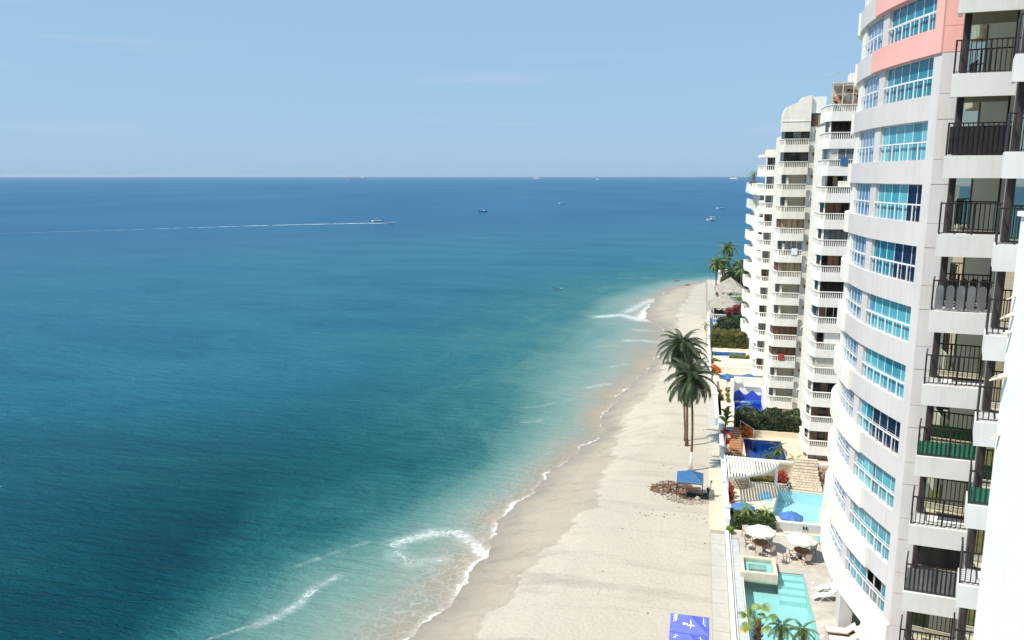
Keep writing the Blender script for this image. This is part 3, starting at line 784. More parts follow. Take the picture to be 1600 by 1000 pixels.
# ---------------------------------------------------------------- white building with dark balcony glass, at the right edge
dark = thing('balcony_building', 'white building at the right edge with dark railed balconies and mirrored glass', 'building', (11.0,33.0,0))
DFH = 3.055
def balcony_stack(ax, ay, bx, by, ztop0, n, infill, depth, right_extra, bar_step=0.17):
    A = Vector((ax, ay, 0)); B = Vector((bx, by, 0)); d = (B-A).normalized(); nrm = Vector((0.275, 0.961, 0))  # into the building, side walls run back along the street line
    L = (B-A).length
    bar_me = MB().box(-0.016,0.016,-0.016,0.016,0,1.14).mesh('bar', M['dark_metal'])
    for k in range(n):
        z = ztop0 - DFH*k
        P = lambda u, w, zz: tuple(A + d*u + nrm*w + Vector((0,0,zz)))
        pl = [P(0.143,0.143,0)[:2], P(L-.003,0.143,0)[:2], P(L-.003,depth,0)[:2], P(0.143,depth,0)[:2]]
        bal = MB()
        bal.prism(pl, z-0.30, z-0.02)
        t = 0.14
        bal.prism([P(0,0,0)[:2], P(L,0,0)[:2], P(L,t,0)[:2], P(0,t,0)[:2]], z-0.86, z)         # front fascia
        bal.prism([P(0,t+.003,0)[:2], P(t,t+.003,0)[:2], P(t,depth,0)[:2], P(0,depth,0)[:2]], z-0.78, z-0.002)
        b = bal.build('balcony', M['white_paint'], dark)
        # railing
        rl = MB()
        zr = z + 1.22
        rl.beam(P(0.05,0.16,zr), P(L-0.02,0.16,zr), 0.06, 0.05); rl.beam(P(0.05,0.16,z+0.07), P(L-0.02,0.16,z+0.07), 0.03, 0.03)
        rl.beam(P(0.05,0.19,zr), P(0.05,depth,zr), 0.06, 0.05); rl.beam(P(0.05,0.19,z+0.07), P(0.05,depth,z+0.07), 0.03, 0.03)
        for u, w in ((0.05,0.16),(L*0.5,0.16),(L-0.04,0.16)):
            rl.tube([P(u,w,z-0.02), P(u,w,zr)], 0.026, 6)
        rl.build('handrail', M['dark_metal'], b)
        u = 0.05 + bar_step
        og = ORG[b.name]
        while u < L - 0.05:
            p = P(u, 0.16, z+0.06); inst('bar', bar_me, b, (p[0]-og[0], p[1]-og[1], p[2]-og[2]), (0,0,math.atan2(d.y,d.x))); u += bar_step
        w = 0.16 + bar_step
        while w < depth - 0.05:
            p = P(0.05, w, z+0.06); inst('bar', bar_me, b, (p[0]-og[0], p[1]-og[1], p[2]-og[2]), (0,0,math.atan2(d.y,d.x))); w += bar_step
        kind = infill.get(k)
        if kind == 'scallop':
            u = 0.16
            while u < L-0.3:
                pn = MB(); wd = 0.29; pts = [P(u,0.12,z+0.06), P(u+wd,0.12,z+0.06)]
                for i in range(7):
                    a = math.pi*i/6; pts.append(P(u+wd/2+math.cos(a)*wd/2, 0.12, z+0.90+math.sin(a)*0.15))
                back = [P(0,0.022,0)[i]-P(0,0,0)[i] for i in range(3)]
                pn.poly(pts)
                q = [(p[0]+nrm.x*0.015, p[1]+nrm.y*0.015, p[2]) for p in pts]; pn.poly(list(reversed(q)))
                for i in range(len(pts)):
                    j = (i+1) % len(pts); pn.poly([pts[j], pts[i], q[i], q[j]])
                pn.build('screen_panel', M['grey_screen'], b); u += 0.375
        elif kind:
            mt, h = {'green': ('green_screen',0.62), 'grey': ('grey_screen',1.05), 'black': ('black_screen',1.1)}[kind]
            MB().prism([P(0.1,0.185,0)[:2], P(L-0.05,0.185,0)[:2], P(L-0.05,0.20,0)[:2], P(0.1,0.20,0)[:2]], z+0.05, z+h).build('screen_panel', M[mt], b)
            if kind == 'green':
                MB().prism([P(0.075,0.12,0)[:2], P(0.09,0.12,0)[:2], P(0.09,depth-.05,0)[:2], P(0.075,depth-.05,0)[:2]], z+0.05, z+h).build('screen_panel', M[mt], b)
        # sliding doors behind the balcony, on this storey (above the slab)
        za, zc = z+0.003, z + DFH - 0.33
        gd = Vector((0.985,-0.172,0)); gn = Vector((0.172,0.985,0)); G0 = A + nrm*(depth+0.12) + d*0.02
        P = lambda u, w, zz: tuple(G0 + gd*u + gn*(w-depth) + Vector((0,0,zz)))
        g0 = 0.42; wn_ = (L + right_extra - g0)
        fr = MB()
        cols = 2
        for i in range(cols+1):
            u = g0 + wn_*i/cols
            fr.prism([P(u-0.035,depth-0.06,0)[:2], P(u+0.035,depth-0.06,0)[:2], P(u+0.035,depth+0.04,0)[:2], P(u-0.035,depth+0.04,0)[:2]], za, zc)
        fr.prism([P(g0+.036,depth-0.05,0)[:2], P(g0+wn_-.036,depth-0.05,0)[:2], P(g0+wn_-.036,depth+0.03,0)[:2], P(g0+.036,depth+0.03,0)[:2]], zc-0.10, zc-0.002)
        fr.prism([P(g0+.036,depth-0.05,0)[:2], P(g0+wn_-.036,depth-0.05,0)[:2], P(g0+wn_-.036,depth+0.03,0)[:2], P(g0+.036,depth+0.03,0)[:2]], za, za+0.06)
        dr = fr.build('sliding_door', M['dark_metal'], dark)
        for i in range(cols):
            u0 = g0 + wn_*i/cols + 0.037; u1 = g0 + wn_*(i+1)/cols - 0.037
            MB().prism([P(u0,depth,0)[:2], P(u1,depth,0)[:2], P(u1,depth+0.012,0)[:2], P(u0,depth+0.012,0)[:2]], za+0.061, zc-0.101).build('pane', M['mirror_glass'], dr)
        # dark side wall left of the glass
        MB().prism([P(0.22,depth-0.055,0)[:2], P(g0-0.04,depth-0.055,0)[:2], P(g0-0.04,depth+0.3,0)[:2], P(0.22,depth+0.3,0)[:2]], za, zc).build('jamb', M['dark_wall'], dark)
    return
balcony_stack(9.05,34.36,11.45,34.12,37.90,10,{2:'black',4:'scallop',6:'green',8:'grey'},1.45,1.2)
balcony_stack(9.52,29.35,12.3,29.07,37.90,9,{6:'green'},1.45,1.4)
# the wall mass behind both stacks
MB().prism([(10.0,36.35),(20,38.6),(20,44.2),(12.3,44.2)], 0, 42).build('wall', M['white_paint'], dark)
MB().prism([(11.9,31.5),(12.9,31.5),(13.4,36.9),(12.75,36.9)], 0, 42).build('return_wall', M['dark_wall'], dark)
MB().prism([(10.3,31.35),(20,33.4),(20,38),(13.6,36.6),(13.0,31.98)], 0, 42).build('wall', M['white_paint'], dark)
MB().prism([(10.2,31.3),(20,31.3),(20,44),(12.4,44),(10.1,36)],42.0,42.3).build('roof_slab', M['white_paint'], dark)

# ---------------------------------------------------------------- the near white wall with its drain spouts
near = thing('near_wall', 'plain sunlit white wall filling the right edge, closest to the camera', 'wall', (5.6,9.0,0))
w = MB()
w.box(5.07,7.8,3.0,14.57,0,30.36)
w.build('wall_face', M['near_white'], near)
MB().box(5.02,7.85,2.95,14.61,30.361,30.44).build('cap', M['near_white'], near)
for (z, L, r) in ((29.05,0.10,0.025),(28.74,0.15,0.04),(28.45,0.15,0.03),(27.70,0.19,0.055),(26.68,0.08,0.04)):
    sp = MB()
    n = 12; y0 = 14.42 ; ring0 = []; ring1 = []; tip = []
    for j in range(n):
        a = 2*math.pi*j/n; dy, dz = r*math.cos(a), r*math.sin(a)
        ring0.append((5.069, y0+dy, z+dz+0.02)); ring1.append((5.07-L+(dz/r)*r*1.2, y0+dy, z+dz-0.03))
    for j in range(n):
        k = (j+1) % n; sp.poly([ring0[j], ring0[k], ring1[k], ring1[j]])
    inner = [(p[0]+0.01, y0+(p[1]-y0)*0.8, z+(p[2]-z)*0.8) for p in ring1]
    for j in range(n):
        k = (j+1) % n; sp.poly([ring1[j], ring1[k], inner[k], inner[j]])
    sp.build('drain_spout', M['pipe_cream'], near)

# ---------------------------------------------------------------- stepped white apartment building down the beach
apt = thing('stepped_apartment_building', 'white stepped apartment building with rows of balustraded balconies facing the beach', 'building', (13.0,100.0,0))
AFH = 2.735
def strip_along(mb, pts, t, z0, z1, inset=0.0, mi=0):
    """upright strip of thickness t following plan points (outer line), inside to the left of the walk"""
    P = [Vector((*p, 0)) for p in pts]; n = len(P); O = []; I = []
    for i in range(n):
        if i == 0: d = (P[1]-P[0]).normalized(); nn = Vector((-d.y, d.x, 0)); k = 1
        elif i == n-1: d = (P[-1]-P[-2]).normalized(); nn = Vector((-d.y, d.x, 0)); k = 1
        else:
            d1 = (P[i]-P[i-1]).normalized(); d2 = (P[i+1]-P[i]).normalized()
            n1 = Vector((-d1.y, d1.x, 0)); n2 = Vector((-d2.y, d2.x, 0)); nn = (n1+n2).normalized(); k = 1/max(0.4, nn.dot(n1))
        O.append(P[i]+nn*inset*k); I.append(P[i]+nn*(inset+t)*k)
    b = len(mb.v)
    for o, i in zip(O, I): mb.v += [(o.x,o.y,z0),(o.x,o.y,z1),(i.x,i.y,z1),(i.x,i.y,z0)]
    for q in range(n-1):
        a = b+4*q; c = a+4
        for e, f in ((0,1),(1,2),(2,3),(3,0)): mb.f.append((a+f, a+e, c+e, c+f)); mb.m.append(mi)
    mb.f.append((b,b+1,b+2,b+3)); mb.m.append(mi)
    e = b+4*(n-1); mb.f.append((e,e+3,e+2,e+1)); mb.m.append(mi)
    return mb

def balustrade(parent, pts, ztop, solid, bal, slab_pts, mat_='stucco_white', step=0.20):
    """parapet: fascia of height solid, balusters of height bal above it, top rail at ztop. pts run with the outside on the right"""
    b = strip_along(MB(), pts, 0.16, ztop-bal-0.08-solid, ztop-bal-0.08)
    sp = slab_pts; b.prism(sp, ztop-bal-0.08-solid+0.02, ztop-bal-0.08-solid+0.22)
    o = b.build('balcony', M[mat_], parent)
    strip_along(MB(), pts, 0.22, ztop-0.08, ztop, -0.03).build('top_rail', M[mat_], o)
    bb = MB(); z0, z1 = ztop-bal-0.08, ztop-0.08
    for (x0, y0), (x1, y1) in zip(pts[:-1], pts[1:]):
        L = math.hypot(x1-x0, y1-y0); ux, uy = (x1-x0)/L, (y1-y0)/L; nx, ny = -uy, ux
        m = max(1, int(L/step))
        for i in range(m):
            u = (i+0.5)*L/m; w = 0.085 if 0 < i < m-1 else 0.13
            cx, cy = x0+ux*u+nx*0.08, y0+uy*u+ny*0.08
            bb.prism([(cx-ux*w/2-nx*.05, cy-uy*w/2-ny*.05),(cx+ux*w/2-nx*.05, cy+uy*w/2-ny*.05),(cx+ux*w/2+nx*.05, cy+uy*w/2+ny*.05),(cx-ux*w/2+nx*.05, cy-uy*w/2+ny*.05)], z0, z1, cap=False)
    tag(bb.build('balusters', M[mat_], o), kind='stuff')
    return o

def window_wall(parent, x0, x1, y, z0, z1, cols, pane, frame='dark_metal', depth=0.02):
    fr = MB(); fw = 0.05
    for i in range(cols+1):
        x = x0+(x1-x0)*i/cols; fr.box(x-fw/2, x+fw/2, y-0.06, y+0.02, z0, z1)
    fr.box(x0+fw/2, x1-fw/2, y-0.05, y+0.015, z1-0.06, z1-0.002)
    f = fr.build('window', M[frame], parent)
    for i in range(cols):
        a = x0+(x1-x0)*i/cols+fw/2; c = x0+(x1-x0)*(i+1)/cols-fw/2
        MB().box(a, c, y-0.02, y-0.008, z0, z1-0.061).build('pane', M[pane[i % len(pane)]], f)
    return f

# ---- near wing (closest block): front at y = 88
c_kinds = {  # by rail index from the top
    0:'mural', 1:(['pane_dark','pane_dark','pane_dark','pane_dark'],'dark_metal',88.55), 2:(['shutter','pane_grey','pane_grey'],'white_frame',88.25), 3:'part',
    4:(['curtain_brown','curtain_brown','pane_dark'],'dark_metal',88.9), 5:(['pane_grey','pane_grey','pane_grey','pane_grey'],'dark_metal',88.5), 6:(['pane_dark','wood','wood','pane_dark'],'dark_metal',89.0), 7:(['pane_dark'],'dark_metal',88.6),
    8:(['curtain_brown','pane_dark','pane_dark'],'white_frame',88.7), 9:'part2', 10:'shut', 11:(['pane_dark','curtain_brown','pane_dark'],'dark_metal',88.7), 12:(['curtain_brown','pane_dark','curtain_brown'],'dark_metal',88.7), 13:(['curtain_brown','pane_dark','curtain_brown'],'dark_metal',88.7), 14:(['pane_grey'],'dark_metal',88.7)}
ZC = 38.17
cl = [(14.85,88.0),(12.36,88.0),(11.35,90.2),(11.35,93.0)]            # outer line of the near wing's balconies, walked with the inside on the left
cl_r = list(reversed(cl))
CP = [(11.98,93.0),(11.98,89.3),(12.36,88.0),(14.85,88.0)]
for k in range(15):
    zr = ZC - AFH*k
    slab = [(14.85,88.05),(12.42,88.05),(12.03,89.3),(12.03,93.0),(14.85,93.0)]
    if k < 14:
        if k in (9, 10): balustrade(apt, CP, zr, 0.85, 0.72, slab)
        else: balustrade(apt, CP, zr, 0.95, 0.62, slab)
    # wall and glazing of the storey whose rail top is zr: visible between rail and the fascia above
    zt = zr + AFH - 1.66 + 0.02; zb = zr - 0.72
    if k == 14: zb, zt = 0.0, ZC - AFH*13 - 1.63
    kd = c_kinds[k]
    if kd == 'mural': continue
    if kd == 'part':
        window_wall(apt, 12.6, 14.1, 89.2, zb, zt, 3, ['pane_dark','curtain','pane_dark'])
        MB().box(13.5,14.7,88.2,88.3,zr-0.1,zr+0.55).build('privacy_wall', M['stucco_cream'], apt)
    elif kd == 'part2':
        window_wall(apt, 12.6, 13.2, 88.9, zb, zt, 1, ['pane_dark']); MB().box(13.25,14.8,88.3,88.42,zb,zt).build('privacy_wall', M['stucco_white'], apt)
    elif kd == 'shut':
        f = MB(); f.box(12.5,14.8,88.32,88.4,zb,zt); ob = f.build('shutter', M['shutter'], apt)
        s = MB()
        for i in range(34): s.box(12.52+i*0.067, 12.555+i*0.067, 88.29, 88.319, zb, zt)
        tag(s.build('slats', M['stucco_cream'], ob), kind='stuff')
    else:
        p, fm, y = kd
        window_wall(apt, 12.55, 14.8, y, zb, zt, max(3, len(p)), p, fm)
        # chamfer return with a narrow dark opening
        s = MB(); s.prism([(12.14,91.0),(12.5,y+0.02),(12.62,y+0.1),(12.3,91.0)], zb, zt); s.build('side_wall', M['stucco_cream'] if fm != 'white_frame' else M['pane_grey'], apt)
        s = MB(); s.prism([(12.19,90.3),(12.35,89.3),(12.42,89.35),(12.26,90.35)], zb, zt); s.build('side_window', M['pane_dark'], apt)
# right pier, body and roof terrace of the near wing
MB().box(14.86,21,88.12,101,0,ZC-0.7).build('wall', M['stucco_white'], apt)
MB().box(12.62,14.85,90.8,101,0,ZC-1.7).build('wall', M['stucco_cream'], apt)
mur = MB().box(12.5,15.4,89.6,89.8,ZC-1.5,ZC+2.0).build('mural_wall', M['mural'], apt)
st = MB(); r2 = random.Random(3)
for i in range(60):
    x = r2.uniform(12.6,15.2); z = r2.uniform(ZC-0.6, ZC+1.7); a = r2.uniform(0.07,0.2)
    pts = [(x+a*math.cos(t)*r2.uniform(.6,1.1), 89.585, z+a*math.sin(t)*r2.uniform(.6,1.1)) for t in [j*math.pi/3 for j in range(6)]]
    st.poly(pts, r2.choice([0,0,1,2]))
tag(st.build('wall_stones', [M['sandstone'], M['red_brown'], M['stucco_white']], mur), kind='stuff')
fr = MB()
for x in (12.45,13.4,14.4): fr.box(x-0.05,x+0.05,88.5,88.6,ZC-0.6,ZC+2.05)
fr.box(12.4,15.4,88.48,88.62,ZC+2.051,ZC+2.2); fr.box(12.51,15.4,88.52,88.58,ZC+1.0,ZC+1.06)
fr.box(12.4,15.4,88.63,89.9,ZC+2.1,ZC+2.2)
fr.build('terrace_frame', M['coping'], apt)
rl = MB()
for x in np.arange(12.5,15.3,0.28): rl.box(x-0.015,x+0.015,88.65,88.68,ZC+2.2,ZC+3.1)
rl.box(12.45,15.3,88.64,88.69,ZC+3.1,ZC+3.14); rl.beam((12.45,88.67,ZC+3.12),(11.7,90.5,ZC+3.12),0.04,0.04); rl.beam((11.7,90.5,ZC+2.2),(11.7,90.5,ZC+3.12),0.04,0.04)
rl.build('roof_railing', M['tile_grey'], apt)
MB().box(14.3,16,89.9,92,ZC+2.2,ZC+3.3).build('roof_room', M['stucco_white'], apt)

# ---- middle wing: front at y = 104, with the pilaster of air conditioners between it and the near wing
ZB_ = 35.50; BFH = 2.705
b_kinds = [['pane_dark','pane_grey','pane_dark'], ['pane_dark']*4, 'open', 'open', ['curtain']*4, 'openw', ['curtain']*4, 'open', 'open', ['curtain_brown']*4, ['curtain_brown']*3, 'open', 'open', 'door']
BP = [(9.12,107.0),(9.12,105.1),(9.45,104.0),(12.35,104.0)]
for k in range(14):
    zr = ZB_ - BFH*k
    slab = [(12.35,104.05),(9.5,104.05),(9.17,105.1),(9.17,107),(12.35,107)]
    if k < 13: balustrade(apt, BP, zr, 0.90, 0.62, slab, 'stucco_cream' if k < 4 else 'stucco_white')
    zt = zr + BFH - 1.60 + 0.02; zb = zr - 0.72
    if k == 13: zb, zt = 0.0, ZB_-BFH*12-1.58
    kd = b_kinds[k]
    if kd in ('open', 'openw'):
        MB().box(10.1,12.3,105.6,105.7,zb,zt).build('recess_wall', M['stucco_beige'], apt)
        window_wall(apt, 9.5, 10.1, 105.7, zb, zt, 1, ['pane_grey'], 'white_frame')
        if kd == 'openw': window_wall(apt, 10.4, 12.3, 104.6, zb, zt, 3, ['pane_grey'], 'white_frame')
        MB().box(10.0,10.22,104.3,105.55,zb,zb+1.45).build('privacy_wall', M['stucco_cream'], apt)
    elif kd == 'door':
        MB().box(9.5,11.2,104.8,104.9,zb,zt).build('doorway', M['pane_dark'], apt)
        f = MB()
        for i in range(6): f.box(11.25+i*0.19,11.28+i*0.19,104.4,104.46,zb,zt)
        for i in range(6): f.box(11.25,12.3,104.401,104.459,zb+0.25*i,zb+0.25*i+0.06)
        f.build('block_screen', M['stucco_white'], apt)
    else:
        window_wall(apt, 9.55, 12.3, 104.45, zb, zt, len(kd), kd)
        MB().prism([(9.25,106.2),(9.5,104.47),(9.6,104.6),(9.4,106.2)], zb, zt).build('side_wall', M['red_brown'] if kd[0].startswith('curtain') else M['pane_dark'], apt)
MB().box(12.36,13.9,104.5,107.5,0,38.3).build('pilaster', M['stucco_cream'], apt)
MB().box(9.65,12.35,106.2,118,0,36.2).build('wall', M['stucco_cream'], apt)
MB().box(12.37,16,107.6,118,0,38.2).build('wall', M['stucco_cream'], apt)
# gable over the middle wing
g = MB()
prof = [(9.1,36.35),(9.1,38.2),(9.25,38.8),(9.5,39.25),(10.9,39.9),(11.3,40.4),(12.34,40.6),(12.34,36.35)]
n = len(prof)
g.poly([(x,104.02,z) for x, z in prof]); g.poly([(x,106.0,z) for x, z in reversed(prof)])
for i in range(n):
    a, b = prof[i], prof[(i+1) % n]; g.poly([(b[0],104.02,b[1]),(a[0],104.02,a[1]),(a[0],106.0,a[1]),(b[0],106.0,b[1])])
g.build('gable', M['stucco_cream'], apt)
MB().box(8.72,12.36,103.96,104.019,37.55,37.62).build('gable_moulding', M['stucco_white'], apt)
window_wall(apt, 12.45, 13.8, 104.48, 36.95, 38.45, 2, ['curtain_brown','curtain'])
MB().box(12.3,14.0,104.4,107.5,38.5,40.45).build('parapet', M['stucco_white'], apt)
for i in range(13):
    z = 36.4 - BFH*i
    ac = MB().box(12.75,13.35,104.0,104.499,z-0.22,z+0.18).build('air_conditioner', M['ac_body'] if i % 3 else M['stucco_white'], apt)
    gr = MB()
    for j in range(6): gr.box(12.8,13.3,103.985,103.999,z-0.18+j*0.06,z-0.15+j*0.06)
    gr.build('grille', M['dark_metal'], ac)
    MB().box(12.37,13.88,104.485,104.499,z-1.35,z-1.31).build('moulding', M['stucco_white'], apt)

# ---- far wings with chamfered and scooped balconies
ZA_ = 32.55
AP = [(7.55,121.5),(7.65,119.6),(8.15,118.2),(10.55,118.0)]
a_kinds = ['pane_dark','pane_grey','pane_grey','curtain_brown','pane_grey','pane_grey','curtain_brown','pane_grey','pane_dark','pane_grey','pane_grey','curtain_brown']
for k in range(12):
    zr = ZA_ - 2.62*k
    slab = [(10.55,118.05),(8.2,118.25),(7.7,119.6),(7.6,121.5),(10.55,121.5)]
    if k < 2: pts = AP
    else: pts = [(8.05,123.0),(8.1,119.8),(8.6,118.3),(10.55,118.0)]
    balustrade(apt, pts, zr, 0.9, 0.6, slab if k < 2 else [(10.55,118.05),(8.65,118.35),(8.15,119.8),(8.1,123),(10.55,123)], 'stucco_white', 0.26)
    zt = zr+2.62-1.58+0.02; zb = zr-0.7
    window_wall(apt, 8.7, 10.3, 119.3, zb, zt, 2, [a_kinds[k], 'stucco_white' if k % 3 else 'pane_grey'], 'stucco_cream')
MB().box(9.0,16,120.5,126,0,33.6).build('wall', M['stucco_white'], apt)
MB().prism([(7.6,119.4),(8.2,118.0),(10.9,117.9),(10.9,122),(7.6,122)], 33.6, 34.0).build('roof_slab', M['stucco_cream'], apt)
MB().box(8.5,10.6,118.6,121,34.0,34.7).build('parapet', M['stucco_cream'], apt)
MB().box(9.6,16,126,150,0,28.5).build('wall', M['stucco_white'], apt)
def scoop(x, y0, y1, zr, depth=1.15, h=1.45, fh=2.62):
    """solid rounded parapet whose underside sweeps back to the wall in a quarter round"""
    prof = [(x, zr), (x, zr-h)]
    for i in range(1, 9):
        a = RAD(90*i/8); prof.append((x + depth*(math.sin(a)), zr-h-(fh-h)*(1-math.cos(a))))
    prof += [(x+depth+1.2, zr-fh), (x+depth+1.2, zr-0.9), (x+0.25, zr-0.9), (x+0.25, zr)]
    m_ = MB()
    n = len(prof)
    for i in range(n):
        a, b = prof[i], prof[(i+1) % n]
        m_.poly([(a[0],y0,a[1]),(b[0],y0,b[1]),(b[0],y1,b[1]),(a[0],y1,a[1])])
    # end caps as fans of quads to keep them planar and clean
    for y, fl in ((y0, False), (y1, True)):
        outer = prof[:10]; 
        for i in range(9):
            a, b = outer[i], outer[i+1]
            q = [(a[0],y,a[1]), (x+depth+1.2,y,a[1]), (x+depth+1.2,y,b[1]), (b[0],y,b[1])]
            m_.poly(q if fl else list(reversed(q)))
    return m_
for k in range(11):
    zr = 29.8 - 2.66*k
    if k < 10: scoop(7.55, 141.0, 146.0, zr).build('balcony', M['stucco_white'], apt)
    if 0 < k < 11:
        o = scoop(8.55, 129.5, 134.5, zr+0.25, 1.1).build('balcony', M['stucco_white'], apt)
        # half-round planter bulging from the scooped parapet
        p = MB(); pts = [(8.6+0.65*math.cos(t)*0.9+0.5, 129.6-0.75*math.sin(t)) for t in np.linspace(0, math.pi, 9)]
        p.prism(pts, zr-1.0, zr+0.15); p.build('planter', M['stucco_white'], o)
MB().box(7.5,9.9,129,150,28.2,28.7).build('terrace_floor', M['stucco_white'], apt)
MB().box(9.0,9.6,134.5,141,0,28.2).build('link_wall', M['stucco_white'], apt)
tp = [(7.5,140.5),(7.5,139),(9.6,138.2)]
balustrade(apt, [(7.4,147),(7.4,141.5),(8.0,139.8),(9.6,139.4)], 29.9, 0.8, 0.55, [(7.5,147),(7.5,141.5),(8.0,139.9),(9.6,139.5),(9.6,147)])

# ---------------------------------------------------------------- pools: clear tinted water over a painted basin
def clear_water(name, tint):
    m = bpy.data.materials.new(name); m.use_nodes = True
    n = m.node_tree.nodes; l = m.node_tree.links; n.remove(n['Principled BSDF'])
    g = n.new('ShaderNodeNewGeometry'); t = n.new('ShaderNodeTexNoise'); t.inputs['Scale'].default_value = 2.6; t.inputs['Detail'].default_value = 3
    l.new(g.outputs['Position'], t.inputs['Vector'])
    bp = n.new('ShaderNodeBump'); bp.inputs['Distance'].default_value = 0.02; l.new(t.outputs['Fac'], bp.inputs['Height'])
    tr = n.new('ShaderNodeBsdfTransparent'); tr.inputs['Color'].default_value = (*tint, 1)
    gl = n.new('ShaderNodeBsdfGlossy'); gl.inputs['Roughness'].default_value = 0.04; l.new(bp.outputs['Normal'], gl.inputs['Normal'])
    fr = n.new('ShaderNodeFresnel'); fr.inputs['IOR'].default_value = 1.33; l.new(bp.outputs['Normal'], fr.inputs['Normal'])
    mx = n.new('ShaderNodeMixShader'); l.new(fr.outputs['Fac'], mx.inputs['Fac']); l.new(tr.outputs['BSDF'], mx.inputs[1]); l.new(gl.outputs['BSDF'], mx.inputs[2])
    l.new(mx.outputs['Shader'], n['Material Output'].inputs['Surface'])
    M[name] = m
clear_water('clear_mint', (0.70,0.885,0.90)); clear_water('clear_cyan', (0.70,0.93,0.98)); clear_water('clear_blue', (0.50,0.75,0.95))
mat('basin_mint', (0.52,0.72,0.70), 0.5, 0.03, 1); mat('basin_cyan', (0.62,0.78,0.82), 0.5, 0.03, 1); mat('basin_navy', (0.015,0.11,0.30), 0.4, 0.15, 1.5)
mat('basin_royal', (0.05,0.16,0.62), 0.4, 0.1, 1.5); mat('basin_lilac', (0.46,0.42,0.56), 0.5, 0.05, 1); mat('basin_steel', (0.12,0.30,0.52), 0.5, 0.08, 1)

DZ = 0.25
def pool(name, label, quad, depth, basin, water, rim='coping', rim_w=0.32, z=DZ, steps=None, rim_h=0.05):
    """quad: corners counter-clockwise. Things: basin walls and floor, coping, water"""
    cx = sum(p[0] for p in quad)/4; cy = sum(p[1] for p in quad)/4
    t = thing(name, label, 'pool', (cx, cy, z))
    b = MB(); q = quad; zb = z - depth
    for i in range(4):
        a, c = q[i], q[(i+1) % 4]; b.poly([(c[0],c[1],z),(a[0],a[1],z),(a[0],a[1],zb),(c[0],c[1],zb)])
    b.poly([(p[0],p[1],zb) for p in q])
    bo = b.build('basin', M[basin], t)
    if steps:
        for i, (x0,x1,y0,y1) in enumerate(steps): MB().box(x0,x1,y0,y1,zb+0.01,z-0.22-0.22*i).build('step', M[basin], bo)
    def off(p, w):
        dx, dy = p[0]-cx, p[1]-cy; return (p[0]+math.copysign(w, dx), p[1]+math.copysign(w, dy))
    r = MB(); Q = [off(p, rim_w) for p in q]
    for i in range(4):
        j = (i+1) % 4
        r.poly([(Q[i][0],Q[i][1],z+rim_h),(Q[j][0],Q[j][1],z+rim_h),(q[j][0],q[j][1],z+rim_h),(q[i][0],q[i][1],z+rim_h)])
        r.poly([(Q[i][0],Q[i][1],z-0.02),(Q[j][0],Q[j][1],z-0.02),(Q[j][0],Q[j][1],z+rim_h),(Q[i][0],Q[i][1],z+rim_h)])
        r.poly([(q[j][0],q[j][1],z-0.05),(q[i][0],q[i][1],z-0.05),(q[i][0],q[i][1],z+rim_h),(q[j][0],q[j][1],z+rim_h)])
    r.build('coping', M[rim], t)
    w = MB().poly([(p[0],p[1],z-0.10) for p in q]); w.build('water', M[water], t)
    return t

def deck(name, rect, holes, mat_, z=DZ):
    """rectangular deck with pool openings: split into strips around axis-aligned openings (x0,x1,y0,y1)"""
    x0,x1,y0,y1 = rect; mb = MB()
    ys = sorted({y0, y1, *[h[2] for h in holes], *[h[3] for h in holes]}); ys = [v for v in ys if y0 <= v <= y1]
    for a, b in zip(ys[:-1], ys[1:]):
        cuts = sorted([(h[0],h[1]) for h in holes if h[2] <= a+1e-6 and h[3] >= b-1e-6]); x = x0
        for c0_, c1_ in cuts:
            if c0_ > x: mb.box(x, c0_, a, b, -0.6, z)
            x = max(x, c1_)
        if x < x1: mb.box(x, x1, a, b, -0.6, z)
    return tag(mb.build(name, M[mat_]), kind='structure')

# decks of the five plots along the beach (pool openings are left free)
deck('pool_deck', (3.62,24,36.0,68.0), [(4.3,8.9,49.0,61.2)], 'stone_deck')
deck('garden_deck', (3.62,24,68.0,82.0), [(7.3,12.85,70.4,78.75)], 'cream_deck', 0.26)
deck('terrace', (3.62,24,82.0,98.0), [(5.85,10.25,86.8,94.05)], 'pink_deck', 0.24)
deck('wave_terrace', (3.62,24,98.0,113.5), [(5.3,9.1,105.1,110.6)], 'cream_deck', 0.26)
deck('pink_terrace', (2.4,24,113.5,128.0), [(4.6,8.3,120.7,125.9)], 'pink_deck', 0.24)
deck('upper_terrace', (2.2,24,128.0,150.0), [(2.6,8.6,138.5,142.6)], 'cream_deck', 0.26)
deck('far_terrace', (2.4,30,150.0,245.0), [], 'walk_slab', 0.22)
deck('inland_ground', (24,400,-300,240.0), [], 'joint', -0.05)
deck('seaward_garden', (3.62,24,-60,36.0), [], 'leaf_olive', 0.2)

# ---------------------------------------------------------------- beach walk: slabs with joints, smooth stretch, slabs again
walk = MB().box(1.9,3.12,30,68.2,-0.6,0.035).box(1.9,3.12,84,245,-0.6,0.03).build('beach_walk', M['joint'])
tag(walk, kind='structure')
slab_me = {}
y = 38.0; i = 0
while y < 67.5:
    L = rnd.choice([1.9,2.1,2.0])
    L = min(L, 68.15-y)
    o = MB().box(1.93,3.09,y+0.02,y+L-0.02,0.0,0.055+rnd.uniform(-0.006,0.006)).build('slab', M['walk_slab'], walk); y += L
y = 84.2
while y < 150:
    L = 3.0 if y < 118 else 5.0
    MB().box(1.8+rnd.uniform(0,.1),3.05,y+0.03,y+L-0.03,0.0,0.05+rnd.uniform(-0.006,0.006)).build('slab', M['walk_slab'], walk); y += L
w2 = MB().box(1.82,3.13,68.25,83.9,-0.6,0.06).build('cream_path', M['walk_cream']); tag(w2, kind='structure')

